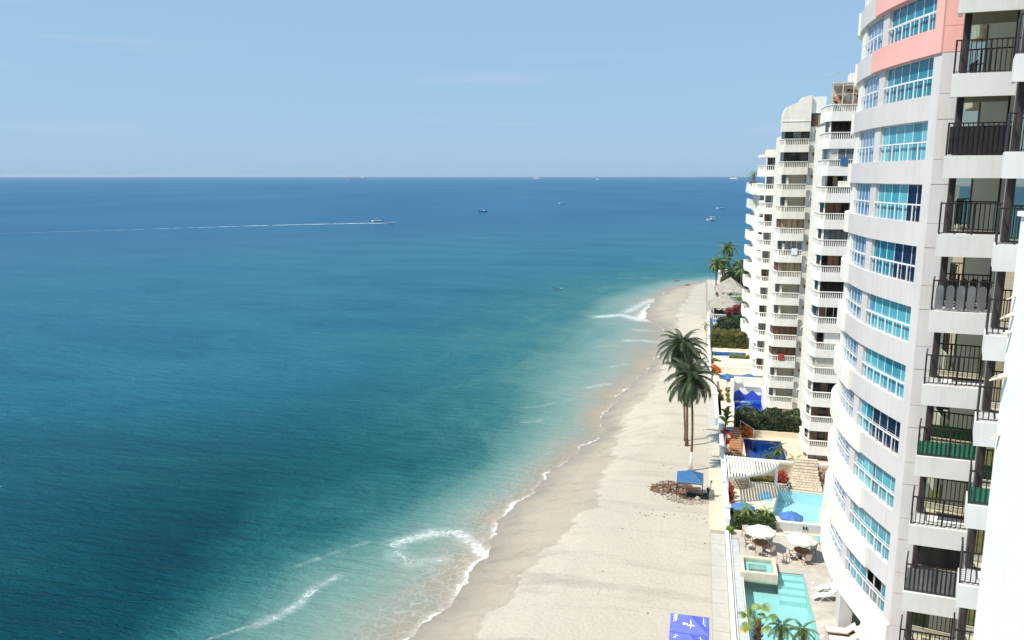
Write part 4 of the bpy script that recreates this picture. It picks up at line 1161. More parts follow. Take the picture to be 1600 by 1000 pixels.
# ---------------------------------------------------------------- boundary walls of the plots
def wall_thing(label, x0, x1, y0, y1, h, m='stucco_white', cap=True, pillars=(), name='garden_wall', ph=0.35, pw=0.26, z0=0.0):
    t = thing(name, label, 'wall', ((x0+x1)/2,(y0+y1)/2,0))
    MB().box(x0,x1,y0,y1,z0-0.2,h).build('wall_body', M[m], t)
    if cap: MB().box(x0-0.05,x1+0.05,y0-0.001,y1+0.001,h+0.001,h+0.08).build('cap', M['white_paint'], t)
    for (px, py) in pillars:
        MB().box(px-pw,px+pw,py-pw,py+pw,0,h+ph).build('pillar', M['stucco_white'], t)
        MB().box(px-pw-.06,px+pw+.06,py-pw-.06,py+pw+.06,h+ph+.001,h+ph+.1).build('pillar_cap', M['white_paint'], t)
    return t
wall_thing('low white kerb wall between the beach walk and the mint-green pool', 3.14,3.36,36,68,0.55)
gw = thing('tiled_ledge', 'narrow grey tiled ledge along the seaward side of the mint-green pool', 'ledge', (3.9,55,0))
MB().box(3.38,3.60,36,68,0,0.42).build('white_ledge', M['white_paint'], gw)
MB().box(3.63,4.22,36,66.5,0.251,0.30).build('ledge_bed', M['joint'], gw)
y = 44.0
while y < 66:
    MB().box(3.65,4.2,y+0.012,y+0.588,0.29,0.325+rnd.uniform(-.004,.004)).build('tile', M['tile_grey'], gw); y += 0.6
rl = thing('pool_edge_rail', 'thin cream rail along the seaward edge of the mint-green pool', 'rail', (4.26,53,0.25))
MB().beam((4.25,44,0.42),(4.25,59.4,0.42),0.07,0.06).build('top_bar', M['pipe_cream'], rl)
for yy in np.arange(45,59.5,2.0): MB().box(4.225,4.275,yy-0.025,yy+0.025,0.25,0.39).build('post', M['pipe_cream'], rl)
wall_thing('white garden wall with pillars beside the slatted pergola', 3.15,3.5,68.05,82.3,1.25,pillars=((3.33,70.2),(3.33,76.4),(3.33,82.0)))
wall_thing('white seaward wall of the plot with the navy pool', 3.12,3.45,82.6,99.0,1.0,pillars=((3.3,87.4),(3.3,98.8)))
bw = wall_thing('pale blue beach wall of the plot with the wave-painted pool', 2.75,3.1,99.3,121.0,0.95,'blue_wall',pillars=((2.95,110.0),))
wall_thing('white beach wall below the pink terrace, beyond the coconut palms', 2.05,2.4,121.3,150.0,0.9,pillars=((2.2,136),(2.2,149.5)))
wall_thing('tall white beach wall beside the bougainvillea garden', 2.0,2.4,150.2,176,1.7,pillars=((2.2,163),))
wall_thing('white cross wall capped flat between the pergola plot and the navy-pool plot', 3.55,14.5,82.02,82.3,2.0)
wall_thing('grey-white dividing wall behind the cream umbrellas', 7.5,11.4,68.95,69.25,1.05,'lilac_paint')
wall_thing('low beige planter wall behind the navy pool', 7.0,13.2,95.7,95.95,0.85,'stucco_beige',cap=False)
wall_thing('cream terrace step wall behind the lilac pool', 3.0,10.2,127.7,128.0,1.0,'stucco_cream')
wall_thing('second cream terrace step wall, higher up the terrace', 3.0,10.2,131.4,131.7,0.8,'stucco_cream')
wall_thing('cream wall behind the olive hedge, at the foot of the shrub garden', 2.6,9.4,150.5,150.8,1.9,'stucco_cream')
for x, side in ((9.78,'left'),(10.02,'right')):
    tag(MB().box(x-0.06,x+0.06,68.86,68.948,0.62,0.86).build('wall_light', M['dark_metal'], org=(x,68.9,0.7)), 'small dark light on the grey-white dividing wall, ' + side + ' of the pair', 'wall light', 'lights on the dividing wall')

# ---------------------------------------------------------------- pools
pool('swimming_pool', 'large mint-green pool beside the curved tower, steps at its far end', [(4.306,49.006),(8.894,49.006),(8.894,61.194),(4.306,61.194)], 1.25, 'basin_mint', 'clear_mint', 'stone_deck', 0.02, DZ,
     steps=[(6.95,8.88,60.5,61.18),(6.95,8.88,59.8,60.49),(6.95,8.88,59.1,59.79),(6.95,8.88,58.4,59.09)], rim_h=0.006)
jz = thing('hot_tub', 'small raised square spa at the head of the mint-green pool', 'spa', (5.45,61.0,0.25))
for a in ((4.1,6.85,59.55,59.85),(4.1,6.85,62.1,62.4),(4.1,4.4,59.851,62.099),(6.55,6.85,59.851,62.099)): MB().box(*a,0.0,0.78).build('rim', M['coping'], jz)
for a in ((4.401,6.549,59.851,60.15),(4.401,6.549,61.8,62.099),(4.401,4.8,60.151,61.799),(6.15,6.549,60.151,61.799)): MB().box(*a,0.0,0.40).build('bench', M['basin_mint'], jz)
MB().box(4.801,6.149,60.151,61.799,0.0,0.08).build('floor', M['basin_mint'], jz)
MB().poly([(4.402,59.852,0.66),(6.548,59.852,0.66),(6.548,62.098,0.66),(4.402,62.098,0.66)]).build('water', M['clear_mint'], jz)
pool('swimming_pool', 'light cyan pool beside the pergola garden', [(7.4,72.2),(11.2,70.6),(12.75,78.3),(8.6,78.7)], 1.2, 'basin_cyan', 'clear_cyan', 'coping', 0.30, 0.262)
# fill the deck around the slanted cyan pool
mb = MB(); O = [(7.3,70.4),(12.85,70.4),(12.85,78.75),(7.3,78.75)]; Q = [(7.4,72.2),(11.2,70.6),(12.75,78.3),(8.6,78.7)]
for i in range(4):
    j = (i+1) % 4; mb.poly([(*O[i],0.26),(*O[j],0.26),(*Q[j],0.26),(*Q[i],0.26)])
tag(mb.build('pool_surround', M['cream_deck']), kind='structure')
kp = thing('wading_pool', 'half-round wading pool beside the light cyan pool', 'pool', (7.3,76.5,0.26))
hp = [(7.75+1.35*math.cos(t), 76.45+1.15*math.sin(t)) for t in np.linspace(math.pi*0.5, math.pi*1.5, 14)]
hb = [(7.75+1.55*math.cos(t), 76.45+1.35*math.sin(t)) for t in np.linspace(math.pi*0.5, math.pi*1.5, 14)]
MB().prism(hb, 0.255, 0.30).build('coping', M['coping'], kp); MB().prism(hp, 0.29, 0.315).build('water', M['water_cyan'], kp)
pool('swimming_pool', 'navy blue pool edged by small palms, behind the pergola', [(5.9,86.9),(10.2,86.9),(10.15,94.0),(5.9,94.0)], 1.3, 'basin_navy', 'clear_blue', 'pink_deck', 0.25, 0.24)
pool('swimming_pool', 'royal blue pool below the wave-painted wall', [(5.3,105.1),(9.05,105.6),(9.05,110.5),(5.4,110.0)], 1.2, 'basin_royal', 'clear_blue', 'stucco_white', 0.25, 0.26)
pool('swimming_pool', 'lilac-floored pool on the pink terrace', [(4.7,120.9),(8.2,121.4),(8.0,125.8),(4.7,125.7)], 1.2, 'basin_lilac', 'clear_blue', 'pink_deck', 0.3, 0.24)
pool('swimming_pool', 'steel blue pool in front of the long olive hedge', [(2.7,138.6),(8.5,139.7),(8.6,142.5),(2.65,142.4)], 1.2, 'basin_steel', 'clear_blue', 'stucco_cream', 0.3, 0.26)
tf = thing('water_feature', 'thin teal water strip along the grey-white dividing wall', 'water feature', (9.6,67.8,0.25))
MB().prism([(7.9,68.6),(11.4,68.6),(11.4,66.9),(9.2,67.7)], 0.251, 0.285).build('water', M['water_mint'], tf)
MB().prism([(7.75,68.75),(11.45,68.75),(11.45,66.6),(9.1,67.4)], 0.249, 0.268).build('coping', M['coping'], tf)
sj = thing('round_spa', 'small round blue spa tucked beside the wooden steps', 'spa', (4.6,97.0,0.24))
MB().lathe([(0.75,0.24),(0.75,0.5),(0.55,0.5)],(4.6,97.0),18).build('rim', M['stucco_white'], sj); MB().lathe([(0.0,0.46),(0.549,0.46),(0.549,0.505)],(4.6,97.0),18).build('water', M['water_royal'], sj)

# wave-painted screen wall over the royal blue pool: white above, blue below, the border a wave
ww = thing('wave_wall', 'white screen wall with a blue wave painted along its foot', 'wall', (7.2,111.0,0.26))
up = MB(); lo = MB(); xs = np.linspace(5.3,9.05,40)
zw = lambda x: 1.45 + 0.30*math.sin((x-5.3)*3.35-0.6)
for a, b in zip(xs[:-1], xs[1:]):
    up.poly([(a,110.9,zw(a)),(b,110.9,zw(b)),(b,110.9,3.6),(a,110.9,3.6)]); lo.poly([(a,110.9,0.0),(b,110.9,0.0),(b,110.9,zw(b)),(a,110.9,zw(a))])
MB().box(5.3,9.05,110.903,111.15,0,3.6).build('wall_body', M['stucco_white'], ww)
up.build('white_face', M['stucco_white'], ww); lo.build('blue_wave', M['blue_paint'], ww)
MB().box(9.06,9.4,106.0,111.15,0,2.6).build('side_wall', M['stucco_white'], ww)
MB().box(4.85,5.29,109.5,111.15,0,3.3).build('end_wall', M['stucco_white'], ww)
MB().box(5.5,6.3,110.65,110.897,2.75,3.0).build('fountain_shelf', M['stucco_cream'], ww); MB().box(6.7,8.7,110.6,110.897,2.35,2.5).build('fountain_shelf', M['stucco_cream'], ww)
MB().box(5.45,9.0,110.3,110.75,0.0,0.5).build('blue_bench', M['blue_tile'], ww)

# ---------------------------------------------------------------- pergola and the stone waterfall
pg = thing('pergola', 'white fan-shaped pergola of slats over the garden by the beach wall', 'pergola', (5.5,77.5,0.26))
MB().beam((3.2,79.35,2.98),(8.5,78.75,2.98),0.14,0.16).build('back_beam', M['white_paint'], pg)
fr_pts = [(3.25,73.8),(5.0,74.5),(6.6,75.6),(7.6,76.9),(8.35,78.3)]
fb = MB()
for a, b in zip(fr_pts[:-1], fr_pts[1:]): fb.beam((*a,2.86),(*b,2.86),0.12,0.14)
fb.build('front_beam', M['white_paint'], pg)
for i in range(19):
    x = 3.25 + i*0.278; yb = 79.55 - 0.115*(x-3.1); yf = np.interp(x, [p[0] for p in fr_pts], [p[1] for p in fr_pts]) - 0.25
    if yb - yf > 0.3: MB().beam((x,yf,3.10),(x,yb,3.10),0.13,0.13).build('slat', M['white_paint'], pg)
for (x, yy) in ((3.4,79.2),(3.4,74.1),(8.3,78.9),(6.5,75.7)):
    if x < 4 or yy > 78: MB().box(x-0.13,x+0.13,yy-0.13,yy+0.13,0.26,2.86).build('post', M['white_paint'], pg)
sp = thing('stone_planter', 'round stone-clad planter under the white pergola', 'planter', (4.7,78.9,0.26))
MB().lathe([(0.95,0.26),(0.95,1.25),(0.75,1.25),(0.72,1.0)],(4.7,78.9),20).build('planter_body', M['mortar'], sp)
for r_ in range(4):
    for j in range(16):
        a = 2*math.pi*(j+0.5*(r_ % 2))/16; Mx = Matrix.Translation((4.7+0.955*math.cos(a),78.9+0.955*math.sin(a),0.39+0.245*r_)) @ Matrix.Rotation(a,4,'Z')
        MB().mbox(Mx,0.03+rnd.uniform(0,.02),0.165,0.105).build('stone', M['sandstone'], sp)
sw = thing('stone_wall', 'sandstone-faced garden wall behind the light cyan pool', 'wall', (9.8,81.8,0.26))
MB().box(6.4,13.9,81.72,82.0,0.2,1.95).build('wall_body', M['mortar'], sw)
for r_ in range(6):
    x = 6.42 + rnd.uniform(0,0.15)
    while x < 13.6:
        L = rnd.uniform(0.35,0.75)
        if not (9.9 < x < 12.5): MB().box(x,min(x+L,13.88),81.66-rnd.uniform(0,.05),81.719,0.3+0.272*r_,0.3+0.272*r_+0.25).build('stone', M['sandstone'], sw)
        x += L + 0.035
rf = thing('rock_waterfall', 'sloping sandstone rock waterfall at the head of the light cyan pool', 'waterfall', (11.2,80.6,0.26))
b = MB()
b.poly([(9.4,79.0,0.3),(12.75,78.75,0.3),(12.5,80.9,1.35),(10.1,80.9,1.35)]); b.poly([(10.1,80.9,1.35),(12.5,80.9,1.35),(12.5,82.02,2.35),(10.3,82.02,2.35)])
b.poly([(12.75,78.75,0.3),(12.75,82.05,0.3),(12.5,82.02,2.35),(12.5,80.9,1.35)]); b.poly([(9.4,82.05,0.3),(9.4,79.0,0.3),(10.1,80.9,1.35),(10.3,82.02,2.35)])
b.build('rock_bed', M['mortar'], rf)
for r_ in range(11):
    v = (r_+0.5)/11
    for j in range(9):
        u = (j+0.5+0.5*(r_ % 2)-0.25)/9 + rnd.uniform(-.02,.02)
        if v < 0.62: q = v/0.62; x0, x1 = 9.4+0.7*q, 12.75-0.25*q; yy, zz, sl = 79.0-0.12*u+(80.9-78.9)*q, 0.3+1.05*q, math.atan2(1.05,2.0)
        else: q = (v-0.62)/0.38; x0, x1 = 10.1+0.2*q, 12.5; yy, zz, sl = 80.9+1.1*q, 1.35+1.0*q, math.atan2(1.0,1.1)
        Mx = Matrix.Translation((x0+(x1-x0)*u,yy,zz+0.02)) @ Matrix.Rotation(sl,4,'X') @ Matrix.Rotation(rnd.uniform(-.5,.5),4,'Z') @ Matrix.Rotation(rnd.uniform(-.12,.12),4,'Y')
        MB().mbox(Mx,(x1-x0)/19*rnd.uniform(.8,1.05),0.13*rnd.uniform(.8,1.15),0.05).build('stone', M['sandstone'], rf)
MB().box(10.2,12.55,81.99,82.35,2.36,2.45).build('top_ledge', M['coping'], rf)

# wooden steps beside the navy pool and a slim white handrail
ws = thing('wooden_steps', 'wide wooden steps beside the navy blue pool', 'steps', (4.7,91.6,0.24))
for i in range(12):
    yy = 87.8 + i*0.66; w0 = 3.85+0.075*i
    MB().box(w0,5.45+0.02*i,yy,yy+0.60,0.2,0.30+0.075*i).build('step', M['deck_wood'], ws)
hr = thing('handrail', 'slim white handrail above the orange crotons', 'handrail', (6.2,95.0,0.24))
hb_ = MB().tube([(5.55,95.6,0.24),(5.55,95.6,2.0),(7.1,94.6,1.35),(7.1,94.6,0.24)],0.035,6); hb_.build('rail_tube', M['white_frame'], hr)
lp = thing('garden_lamp', 'white garden lamp with curved arm on the wall pillar by the steps', 'lamp', (3.5,88.6,0.24))
MB().tube([(3.6,88.6,0.24),(3.6,88.6,2.0),(3.68,88.6,2.25),(3.85,88.6,2.35),(4.0,88.6,2.28)],0.04,8).build('post', M['white_frame'], lp)
MB().lathe([(0.02,2.30),(0.10,2.24),(0.20,2.08),(0.19,2.07)],(4.0,88.6),12).build('lamp_shade', M['white_frame'], lp)

# ---------------------------------------------------------------- vegetation
def frond_mesh(name, L, droop, nl, lw, ll, m, seed, vee=0.55, base_el=0.0, bare=0.14):
    r = random.Random(seed); mb = MB(); pts = []; x = z = 0.0; N = 14
    for i in range(N+1):
        t = i/N; a = base_el - droop*t**1.4; pts.append((x, 0.0, z)); x += L/N*math.cos(a); z += L/N*math.sin(a)
    mb.tube(pts, [0.035*(1-0.85*i/N)*max(0.6, L/3) for i in range(N+1)], 4, caps=False)
    def at(t):
        f = t*N; i = min(int(f), N-1); u = f-i; p, q = pts[i], pts[i+1]; return Vector((p[0]+(q[0]-p[0])*u, 0, p[2]+(q[2]-p[2])*u)), Vector((q[0]-p[0], 0, q[2]-p[2])).normalized()
    for s in (-1, 1):
        for k in range(nl):
            t = bare + (0.985-bare)*(k + r.uniform(-.25,.25))/nl; t = min(max(t, bare), 0.99)
            p, d = at(t); l = ll*(0.35+0.65*math.sin(math.pi*(0.12+0.80*t)))*r.uniform(0.8,1.1)
            side = Vector((0, s, 0)); fwd = 0.45+0.6*t; down = vee+0.5*t*r.uniform(.4,1.2)
            v = (side + d*fwd).normalized(); v = (v + Vector((0,0,-down*0.5))).normalized()
            mid = p + v*l*0.55; v2 = (v + Vector((0,0,-down))).normalized(); tip = mid + v2*l*0.45
            wv = d*lw*0.5*r.uniform(.8,1.2)
            n = len(mb.v); mb.v += [tuple(p-wv*0.6), tuple(p+wv*0.6), tuple(mid+wv), tuple(mid-wv), tuple(tip)]
            mb.f += [(n,n+1,n+2,n+3),(n+3,n+2,n+4)]; mb.m += [0,0]
    return mb.mesh(name, m, smooth=False)
FR = {}
mat('frond_brown', (0.24,0.15,0.06), 0.8, 0.3, 2, col2=(0.13,0.08,0.035))
for i, (dr, be) in enumerate(((1.5,0.1),(1.15,0.05),(1.9,0.1))):
    FR['coco', i] = frond_mesh('frond', 3.6, dr*0.95, 46, 0.075, 0.80, M['frond_dark'], 20+i, 0.5)
    FR['far', i] = frond_mesh('frond', 3.2, dr, 24, 0.12, 0.66, M['frond_mid'], 30+i, 0.5)
    FR['dry', i] = frond_mesh('frond', 2.8, dr*0.6, 24, 0.06, 0.55, M['frond_brown'], 60+i, 0.9)
    FR['small', i] = frond_mesh('frond', 1.55, dr, 20, 0.06, 0.34, M['frond_mid'], 40+i, 0.3)
    FR['lime', i] = frond_mesh('frond', 1.5, dr*0.8, 18, 0.07, 0.34, M['frond_lime'], 50+i, 0.3)

def palm(label, base, top, kind, nf, group=None, r0=0.145, r1=0.10, white=0.0, scale=1.0, tm='trunk', el=(1.25,-0.95), seed=1, name='palm_tree', nuts=False):
    r = random.Random(seed); t = thing(name, label, 'palm tree', base, group)
    B, T = Vector(base), Vector(top); H = T.z-B.z
    pts = []; rs = []
    for i in range(11):
        u = i/10; bow = math.sin(math.pi*u)*0.03*H
        p = B.lerp(T, u**1.15 if False else u); pts.append((p.x+bow*(0.6 if seed % 2 else -0.4), p.y, p.z)); rs.append(r0+(r1-r0)*u + (0.10 if i == 0 else 0))
    MB().tube(pts, rs, 9).build('trunk', M[tm], t, smooth=True)
    if white:
        k = 3; MB().tube([(p[0],p[1],p[2]) for p in pts[:k]], [x+0.008 for x in rs[:k]], 9).build('whitewash', M['trunk_white'], t, smooth=True)
    if nuts:
        nb = MB()
        for j in range(9):
            a = r.uniform(0,6.28); c = T + Vector((math.cos(a)*0.28, math.sin(a)*0.28, -0.25+r.uniform(-.15,.1)))
            nb.lathe([(0.03,c.z-0.13),(0.10,c.z-0.06),(0.11,c.z+0.03),(0.04,c.z+0.12)],(c.x,c.y),7)
        nb.build('coconuts', M['frond_dry'], t)
    for j in range(nf):
        u = (j+0.5)/nf; az = j*2.39996 + r.uniform(-.2,.2); e = el[0]+(el[1]-el[0])*u**0.8 + r.uniform(-.1,.1); s = scale*r.uniform(.82,1.08)*(0.72+0.28*min(1, u*2.5))
        inst('frond', FR[kind, r.randrange(3)], t, tuple(T-B), (r.uniform(-.25,.25), -e, az), (s,s,s))
    if kind in ('coco', 'far'):
        for j in range(4):
            s = scale*r.uniform(.6,.8); inst('dead_frond', FR['dry', r.randrange(3)], t, tuple(T-B-Vector((0,0,0.25))), (r.uniform(-.3,.3), r.uniform(0.95,1.25), j*1.7+r.uniform(0,.6)), (s,s,s))
    return t

G1 = 'coconut palms on the beach'
palm('tall coconut palm standing just behind the plain blue beach canopy', (-0.05,82.7,0), (-0.45,82.5,10.6), 'coco', 48, G1, white=1, seed=3, nuts=True)
palm('leaning coconut palm with a tan trunk, leftmost of the three on the sand', (-0.60,90.6,-0.02), (-1.55,90.6,12.3), 'coco', 44, G1, r0=0.16, r1=0.12, white=0, seed=5, nuts=True)
palm('slim coconut palm standing between the two thicker ones on the sand', (-0.78,92.4,-0.02), (-1.25,92.2,10.9), 'coco', 24, G1, r0=0.12, r1=0.09, seed=8)
G2 = 'coconut palms around the thatched huts'
for lab, b, tz, sd in (('coconut palm at the beach edge, leftmost by the thatched huts',(4.6,212.5,0),(4.2,212.5,9.0),4),
                   ('coconut palm second from the left among the thatched huts',(6.3,215.5,0),(5.9,215.5,9.3),6),
                   ('short coconut palm in front of the farther thatched roof',(8.1,217.5,0),(8.25,217.5,6.2),7),
                   ('tallest coconut palm rising above the others near the thatched huts',(7.7,222.5,0),(7.3,222.5,12.4),9),
                   ('coconut palm against the apartment building corner near the thatched huts',(10.9,214.5,0),(10.6,214.5,8.4),10),
                   ('coconut palm half hidden behind the scooped balconies',(11.6,209.0,0),(11.4,209.0,8.0),12)):
    palm(lab, b, tz, 'far', 26, G2, r0=0.2, r1=0.13, seed=sd, scale=1.25)
palm('low spreading palm beside the nearer thatched roof', (9.0,186.0,0), (8.85,186,3.0), 'lime', 12, None, 0.12, 0.09, seed=2, scale=1.7, el=(1.4,0.2))
palm('small lone palm on the beach wall beside the olive hedge', (1.75,147.5,-.02), (1.6,147.5,4.3), 'small', 9, None, 0.12, 0.09, seed=4, scale=0.95, tm='stucco_beige')
palm('little potted palm on the top terrace of the apartment building', (8.3,142.8,28.7), (8.4,142.8,31.5), 'small', 13, None, 0.07, 0.05, seed=6, scale=1.0)
palm('small palm rising from the left end of the hedge by the umbrellas', (5.0,69.5,0.25), (5.0,69.5,1.9), 'lime', 14, None, 0.09, 0.07, seed=7, scale=0.75, tm='trunk_rough')
palm('small palm rising from the right end of the hedge by the umbrellas', (6.7,69.6,0.25), (6.7,69.6,1.75), 'lime', 14, None, 0.09, 0.07, seed=8, scale=0.72, tm='trunk_rough')
palm('feathery palm in front of the navy pool, left of the pair', (8.2,86.3,0.24), (8.2,86.3,1.2), 'small', 16, None, 0.1, 0.08, seed=9, scale=0.95)
palm('feathery palm clump over the navy pool corner', (9.1,86.6,0.24), (9.15,86.6,1.9), 'small', 16, None, 0.1, 0.08, seed=11, scale=1.0)
palm('bright green small palm on the navy pool terrace, right of the pool', (10.85,85.9,0.24), (10.85,85.9,0.9), 'lime', 16, None, 0.1, 0.08, seed=13, scale=0.95)
palm('young palm low beside the wooden steps', (4.0,86.4,0.24), (4.0,86.4,1.0), 'small', 11, None, 0.08, 0.06, seed=14, scale=0.8)
palm('palm growing out of the dark hedge below the wave-painted wall', (6.3,99.8,0.26), (6.3,99.8,2.6), 'small', 14, None, 0.1, 0.08, seed=15, scale=1.1)
palm('dark feathery palm by the near end of the mint-green pool, right of the fan palm', (5.95,47.6,0.25), (5.9,47.7,3.5), 'small', 20, None, 0.13, 0.11, seed=16, scale=0.85, tm='trunk_rough')
palm('dark feathery palm by the near end of the mint-green pool, rightmost of the three', (7.2,48.0,0.25), (7.2,48.1,3.2), 'small', 20, None, 0.13, 0.11, seed=17, scale=0.85, tm='trunk_rough')

def fan_leaf(name, Rr, seed, m, spread=2.6, nseg=17):
    r = random.Random(seed); mb = MB(); mb.tube([(0,0,0),(0.55*Rr,0,0.1),(1.0*Rr,0,0.02)],[0.03,0.022,0.018],5)
    for k in range(nseg):
        a = -spread/2*1.0 + spread*k/(nseg-1); l = Rr*(0.95-0.25*abs(a)/1.3)*r.uniform(.9,1.08); d = Vector((math.cos(a), math.sin(a), 0))
        p = Vector((Rr,0,0.02)); w = Vector((-d.y, d.x, 0))*0.055*Rr
        q = p + d*l*0.6 + Vector((0,0,0.03-0.10*abs(a))); tip = p + d*l + Vector((0,0,-0.28*Rr-r.uniform(0,.15)))
        n = len(mb.v); mb.v += [tuple(p), tuple(q-w), tuple(q+w), tuple(tip)]; mb.f += [(n,n+1,n+2),(n+2,n+1,n+3)]; mb.m += [0,0]
    return mb.mesh(name, m)
fl = [fan_leaf('fan_leaf', 0.72, i, M['frond_lime']) for i in range(3)]; fd = fan_leaf('fan_leaf', 0.70, 9, M['frond_dry'])
fp = thing('fan_palm', 'fan palm with shaggy brown trunk and one dry yellow leaf beside the pool rail', 'palm tree', (4.5,47.4,0.25))
tk = MB(); tk.tube([(4.5,47.4,0.25),(4.51,47.4,2.0),(4.5,47.45,3.75)],[0.2,0.2,0.17],10); tk.build('trunk', M['trunk_rough'], fp)
rr = random.Random(4)
bt = MB()
for j in range(70):
    a = j*2.4; z = 1.2 + j*0.034; p = Vector((4.5+0.19*math.cos(a), 47.43+0.19*math.sin(a), z)); bt.beam(p, p+Vector((math.cos(a)*0.14, math.sin(a)*0.14, 0.16)), 0.09, 0.03)
tag(bt.build('leaf_stubs', M['trunk_rough'], fp), kind='stuff')
for j in range(10):
    az = j*2.4+0.9; e = 1.0-0.13*j; inst('fan_leaf', fl[j % 3], fp, (0.0,0.05,3.5), (rr.uniform(-.5,.5), -e, az), (0.95,0.95,0.95))
inst('fan_leaf', fd, fp, (0,0,3.0), (0.2, 0.15, math.pi*0.98), (1,1,1)); inst('fan_leaf', fl[0], fp, (0,0,3.4), (0.4,-0.35,math.pi*0.9), (1.1,1.1,1.1))

def leaves(mb, n, sample, size, r, flat=0.0):
    for i in range(n):
        c = Vector(sample(r)); s = size*r.uniform(.6,1.3)
        a = Vector((r.gauss(0,1), r.gauss(0,1), r.gauss(0,1)*(1-flat))).normalized(); b = a.cross(Vector((r.gauss(0,1), r.gauss(0,1), r.gauss(0,1)))).normalized()
        k = len(mb.v); mb.v += [tuple(c-a*s), tuple(c+b*s*0.42), tuple(c+a*s), tuple(c-b*s*0.42)]; mb.f.append((k,k+1,k+2,k+3)); mb.m.append(0)
    return mb
def box_sampler(x0,x1,y0,y1,z0,z1,rough=0.12):
    def f(r):
        # mostly near the outside of the volume, with bulges
        x = r.uniform(x0,x1); y = r.uniform(y0,y1); z = r.uniform(z0,z1); k = r.random()
        if k < 0.45: z = z1 - abs(r.gauss(0,0.12))
        elif k < 0.75: y = y0 + abs(r.gauss(0,0.14))
        elif k < 0.85: x = x0 + abs(r.gauss(0,0.14))
        z += rough*(math.sin(x*2.3+y)+math.sin(x*5.1+1.3)*0.6+math.sin(y*3.7)*0.5)*((z-z0)/(z1-z0)); y -= rough*0.7*math.sin(x*3.1+z*2.0)
        return (x,y,z)
    return f
def blob_sampler(cs):
    def f(r):
        c = r.choice(cs); d = Vector((r.gauss(0,1), r.gauss(0,1), r.gauss(0,1))).normalized()*(r.random()**0.35)
        return (c[0]+d.x*c[3], c[1]+d.y*c[3], max(c[2]+d.z*c[3]*(c[4] if len(c) > 4 else 0.9), 0.05))
    return f
def shrub(name, label, cat, loc, sampler, n, size, m, seed, group=None, core=None, stems=True):
    t = thing(name, label, cat, loc, group); r = random.Random(seed)
    leaves(MB(), n, sampler, size, r).build('foliage', M[m], t)
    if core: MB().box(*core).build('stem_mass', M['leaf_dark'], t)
    elif stems:
        s = MB()
        for j in range(5):
            p = sampler(r); s.tube([(loc[0]+r.uniform(-.1,.1), loc[1]+r.uniform(-.1,.1), loc[2]), ((loc[0]+p[0])/2,(loc[1]+p[1])/2,(loc[2]+p[2])/2+.1), p], [0.03,0.022,0.01], 5)
        s.build('stem', M['trunk'], t)
    return t
shrub('hedge', 'clipped green hedge behind the left cream umbrella', 'hedge', (5.6,69.2,0.25), box_sampler(3.9,7.4,68.3,70.0,0.3,1.5), 5200, 0.10, 'leaf_hedge', 1, core=(4.1,7.2,68.6,69.8,0.25,1.2))
shrub('hedge', 'tall dark shrub hedge between the navy pool and the wave-painted pool', 'hedge', (9.3,97.5,0.24), box_sampler(5.0,13.2,96.0,99.6,0.4,2.5,0.26), 11000, 0.15, 'leaf_dark', 2, core=(5.4,12.9,96.5,99.2,0.24,1.9))
shrub('bush', 'bright green bush at the right end of the dark hedge', 'bush', (13.2,98.0,0.24), blob_sampler([(13.0,97.6,1.4,0.9),(12.5,97.3,2.0,0.7),(13.2,98.3,2.1,0.7)]), 2200, 0.13, 'leaf_lime', 3)
shrub('hedge', 'long olive-brown clipped hedge behind the steel blue pool', 'hedge', (5.4,147.5,0.26), box_sampler(2.5,9.2,145.6,149.6,0.3,3.0,0.18), 9000, 0.17, 'leaf_olive', 4, core=(2.9,8.8,146.2,149.2,0.26,2.5))
shrub('hedge', 'low bright green hedge strip on the terrace in front of the steel blue pool', 'hedge', (7.8,138.0,0.26), box_sampler(5.6,10.0,137.4,138.2,0.28,0.85,0.06), 1600, 0.11, 'leaf_lime', 5, core=(5.8,9.8,137.6,138.1,0.26,0.65))
shrub('bush', 'large dark green shrub mass behind the olive hedge', 'bush', (6.5,160,0.22), blob_sampler([(4.4,158,1.5,1.5),(6.2,159,1.8,1.8),(8.2,160,2.2,2.0),(7.2,163,2.6,1.8),(9.6,162,2.4,1.9),(5.2,161,2.2,1.5)]), 8500, 0.20, 'leaf_dark', 6)
shrub('bougainvillea', 'pink-red bougainvillea crowning the dark shrubs below the apartments', 'shrub', (7.6,165,0.22), blob_sampler([(6.2,163,4.1,1.0),(7.6,164,4.5,1.1),(9.0,165,4.9,1.0),(10.2,166,5.2,0.8)]), 3200, 0.19, 'leaf_pink', 7)
shrub('tree', 'dark leafy tree behind the thatched huts, against the apartments', 'tree', (10.5,222,0.2), blob_sampler([(9.5,220,3.4,2.2),(11.8,221,4.6,2.4),(10.8,224,6.2,2.2),(12.6,219,2.6,2.0)]), 6500, 0.26, 'leaf_dark', 8)
shrub('bush', 'olive shrubs between the thatched huts and the farther palms', 'bush', (8.6,232,0.2), blob_sampler([(7.4,230,2.0,1.7),(9.4,231,2.8,1.9),(11.4,233,3.2,2.0)]), 3600, 0.24, 'leaf_hedge', 18)
shrub('croton', 'orange croton shrub at the foot of the slim handrail', 'shrub', (6.1,95.0,0.24), blob_sampler([(5.9,95.1,0.8,0.6),(6.5,94.9,0.8,0.6),(6.2,95.2,1.2,0.5)]), 700, 0.17, 'leaf_orange', 9)
shrub('croton', 'dark red croton shrub by the beach wall below the banana plants', 'shrub', (3.95,93.2,0.24), blob_sampler([(3.8,93.4,0.9,0.65),(4.2,92.6,0.8,0.55),(3.9,92.0,0.6,0.45)]), 800, 0.16, 'leaf_red', 10)
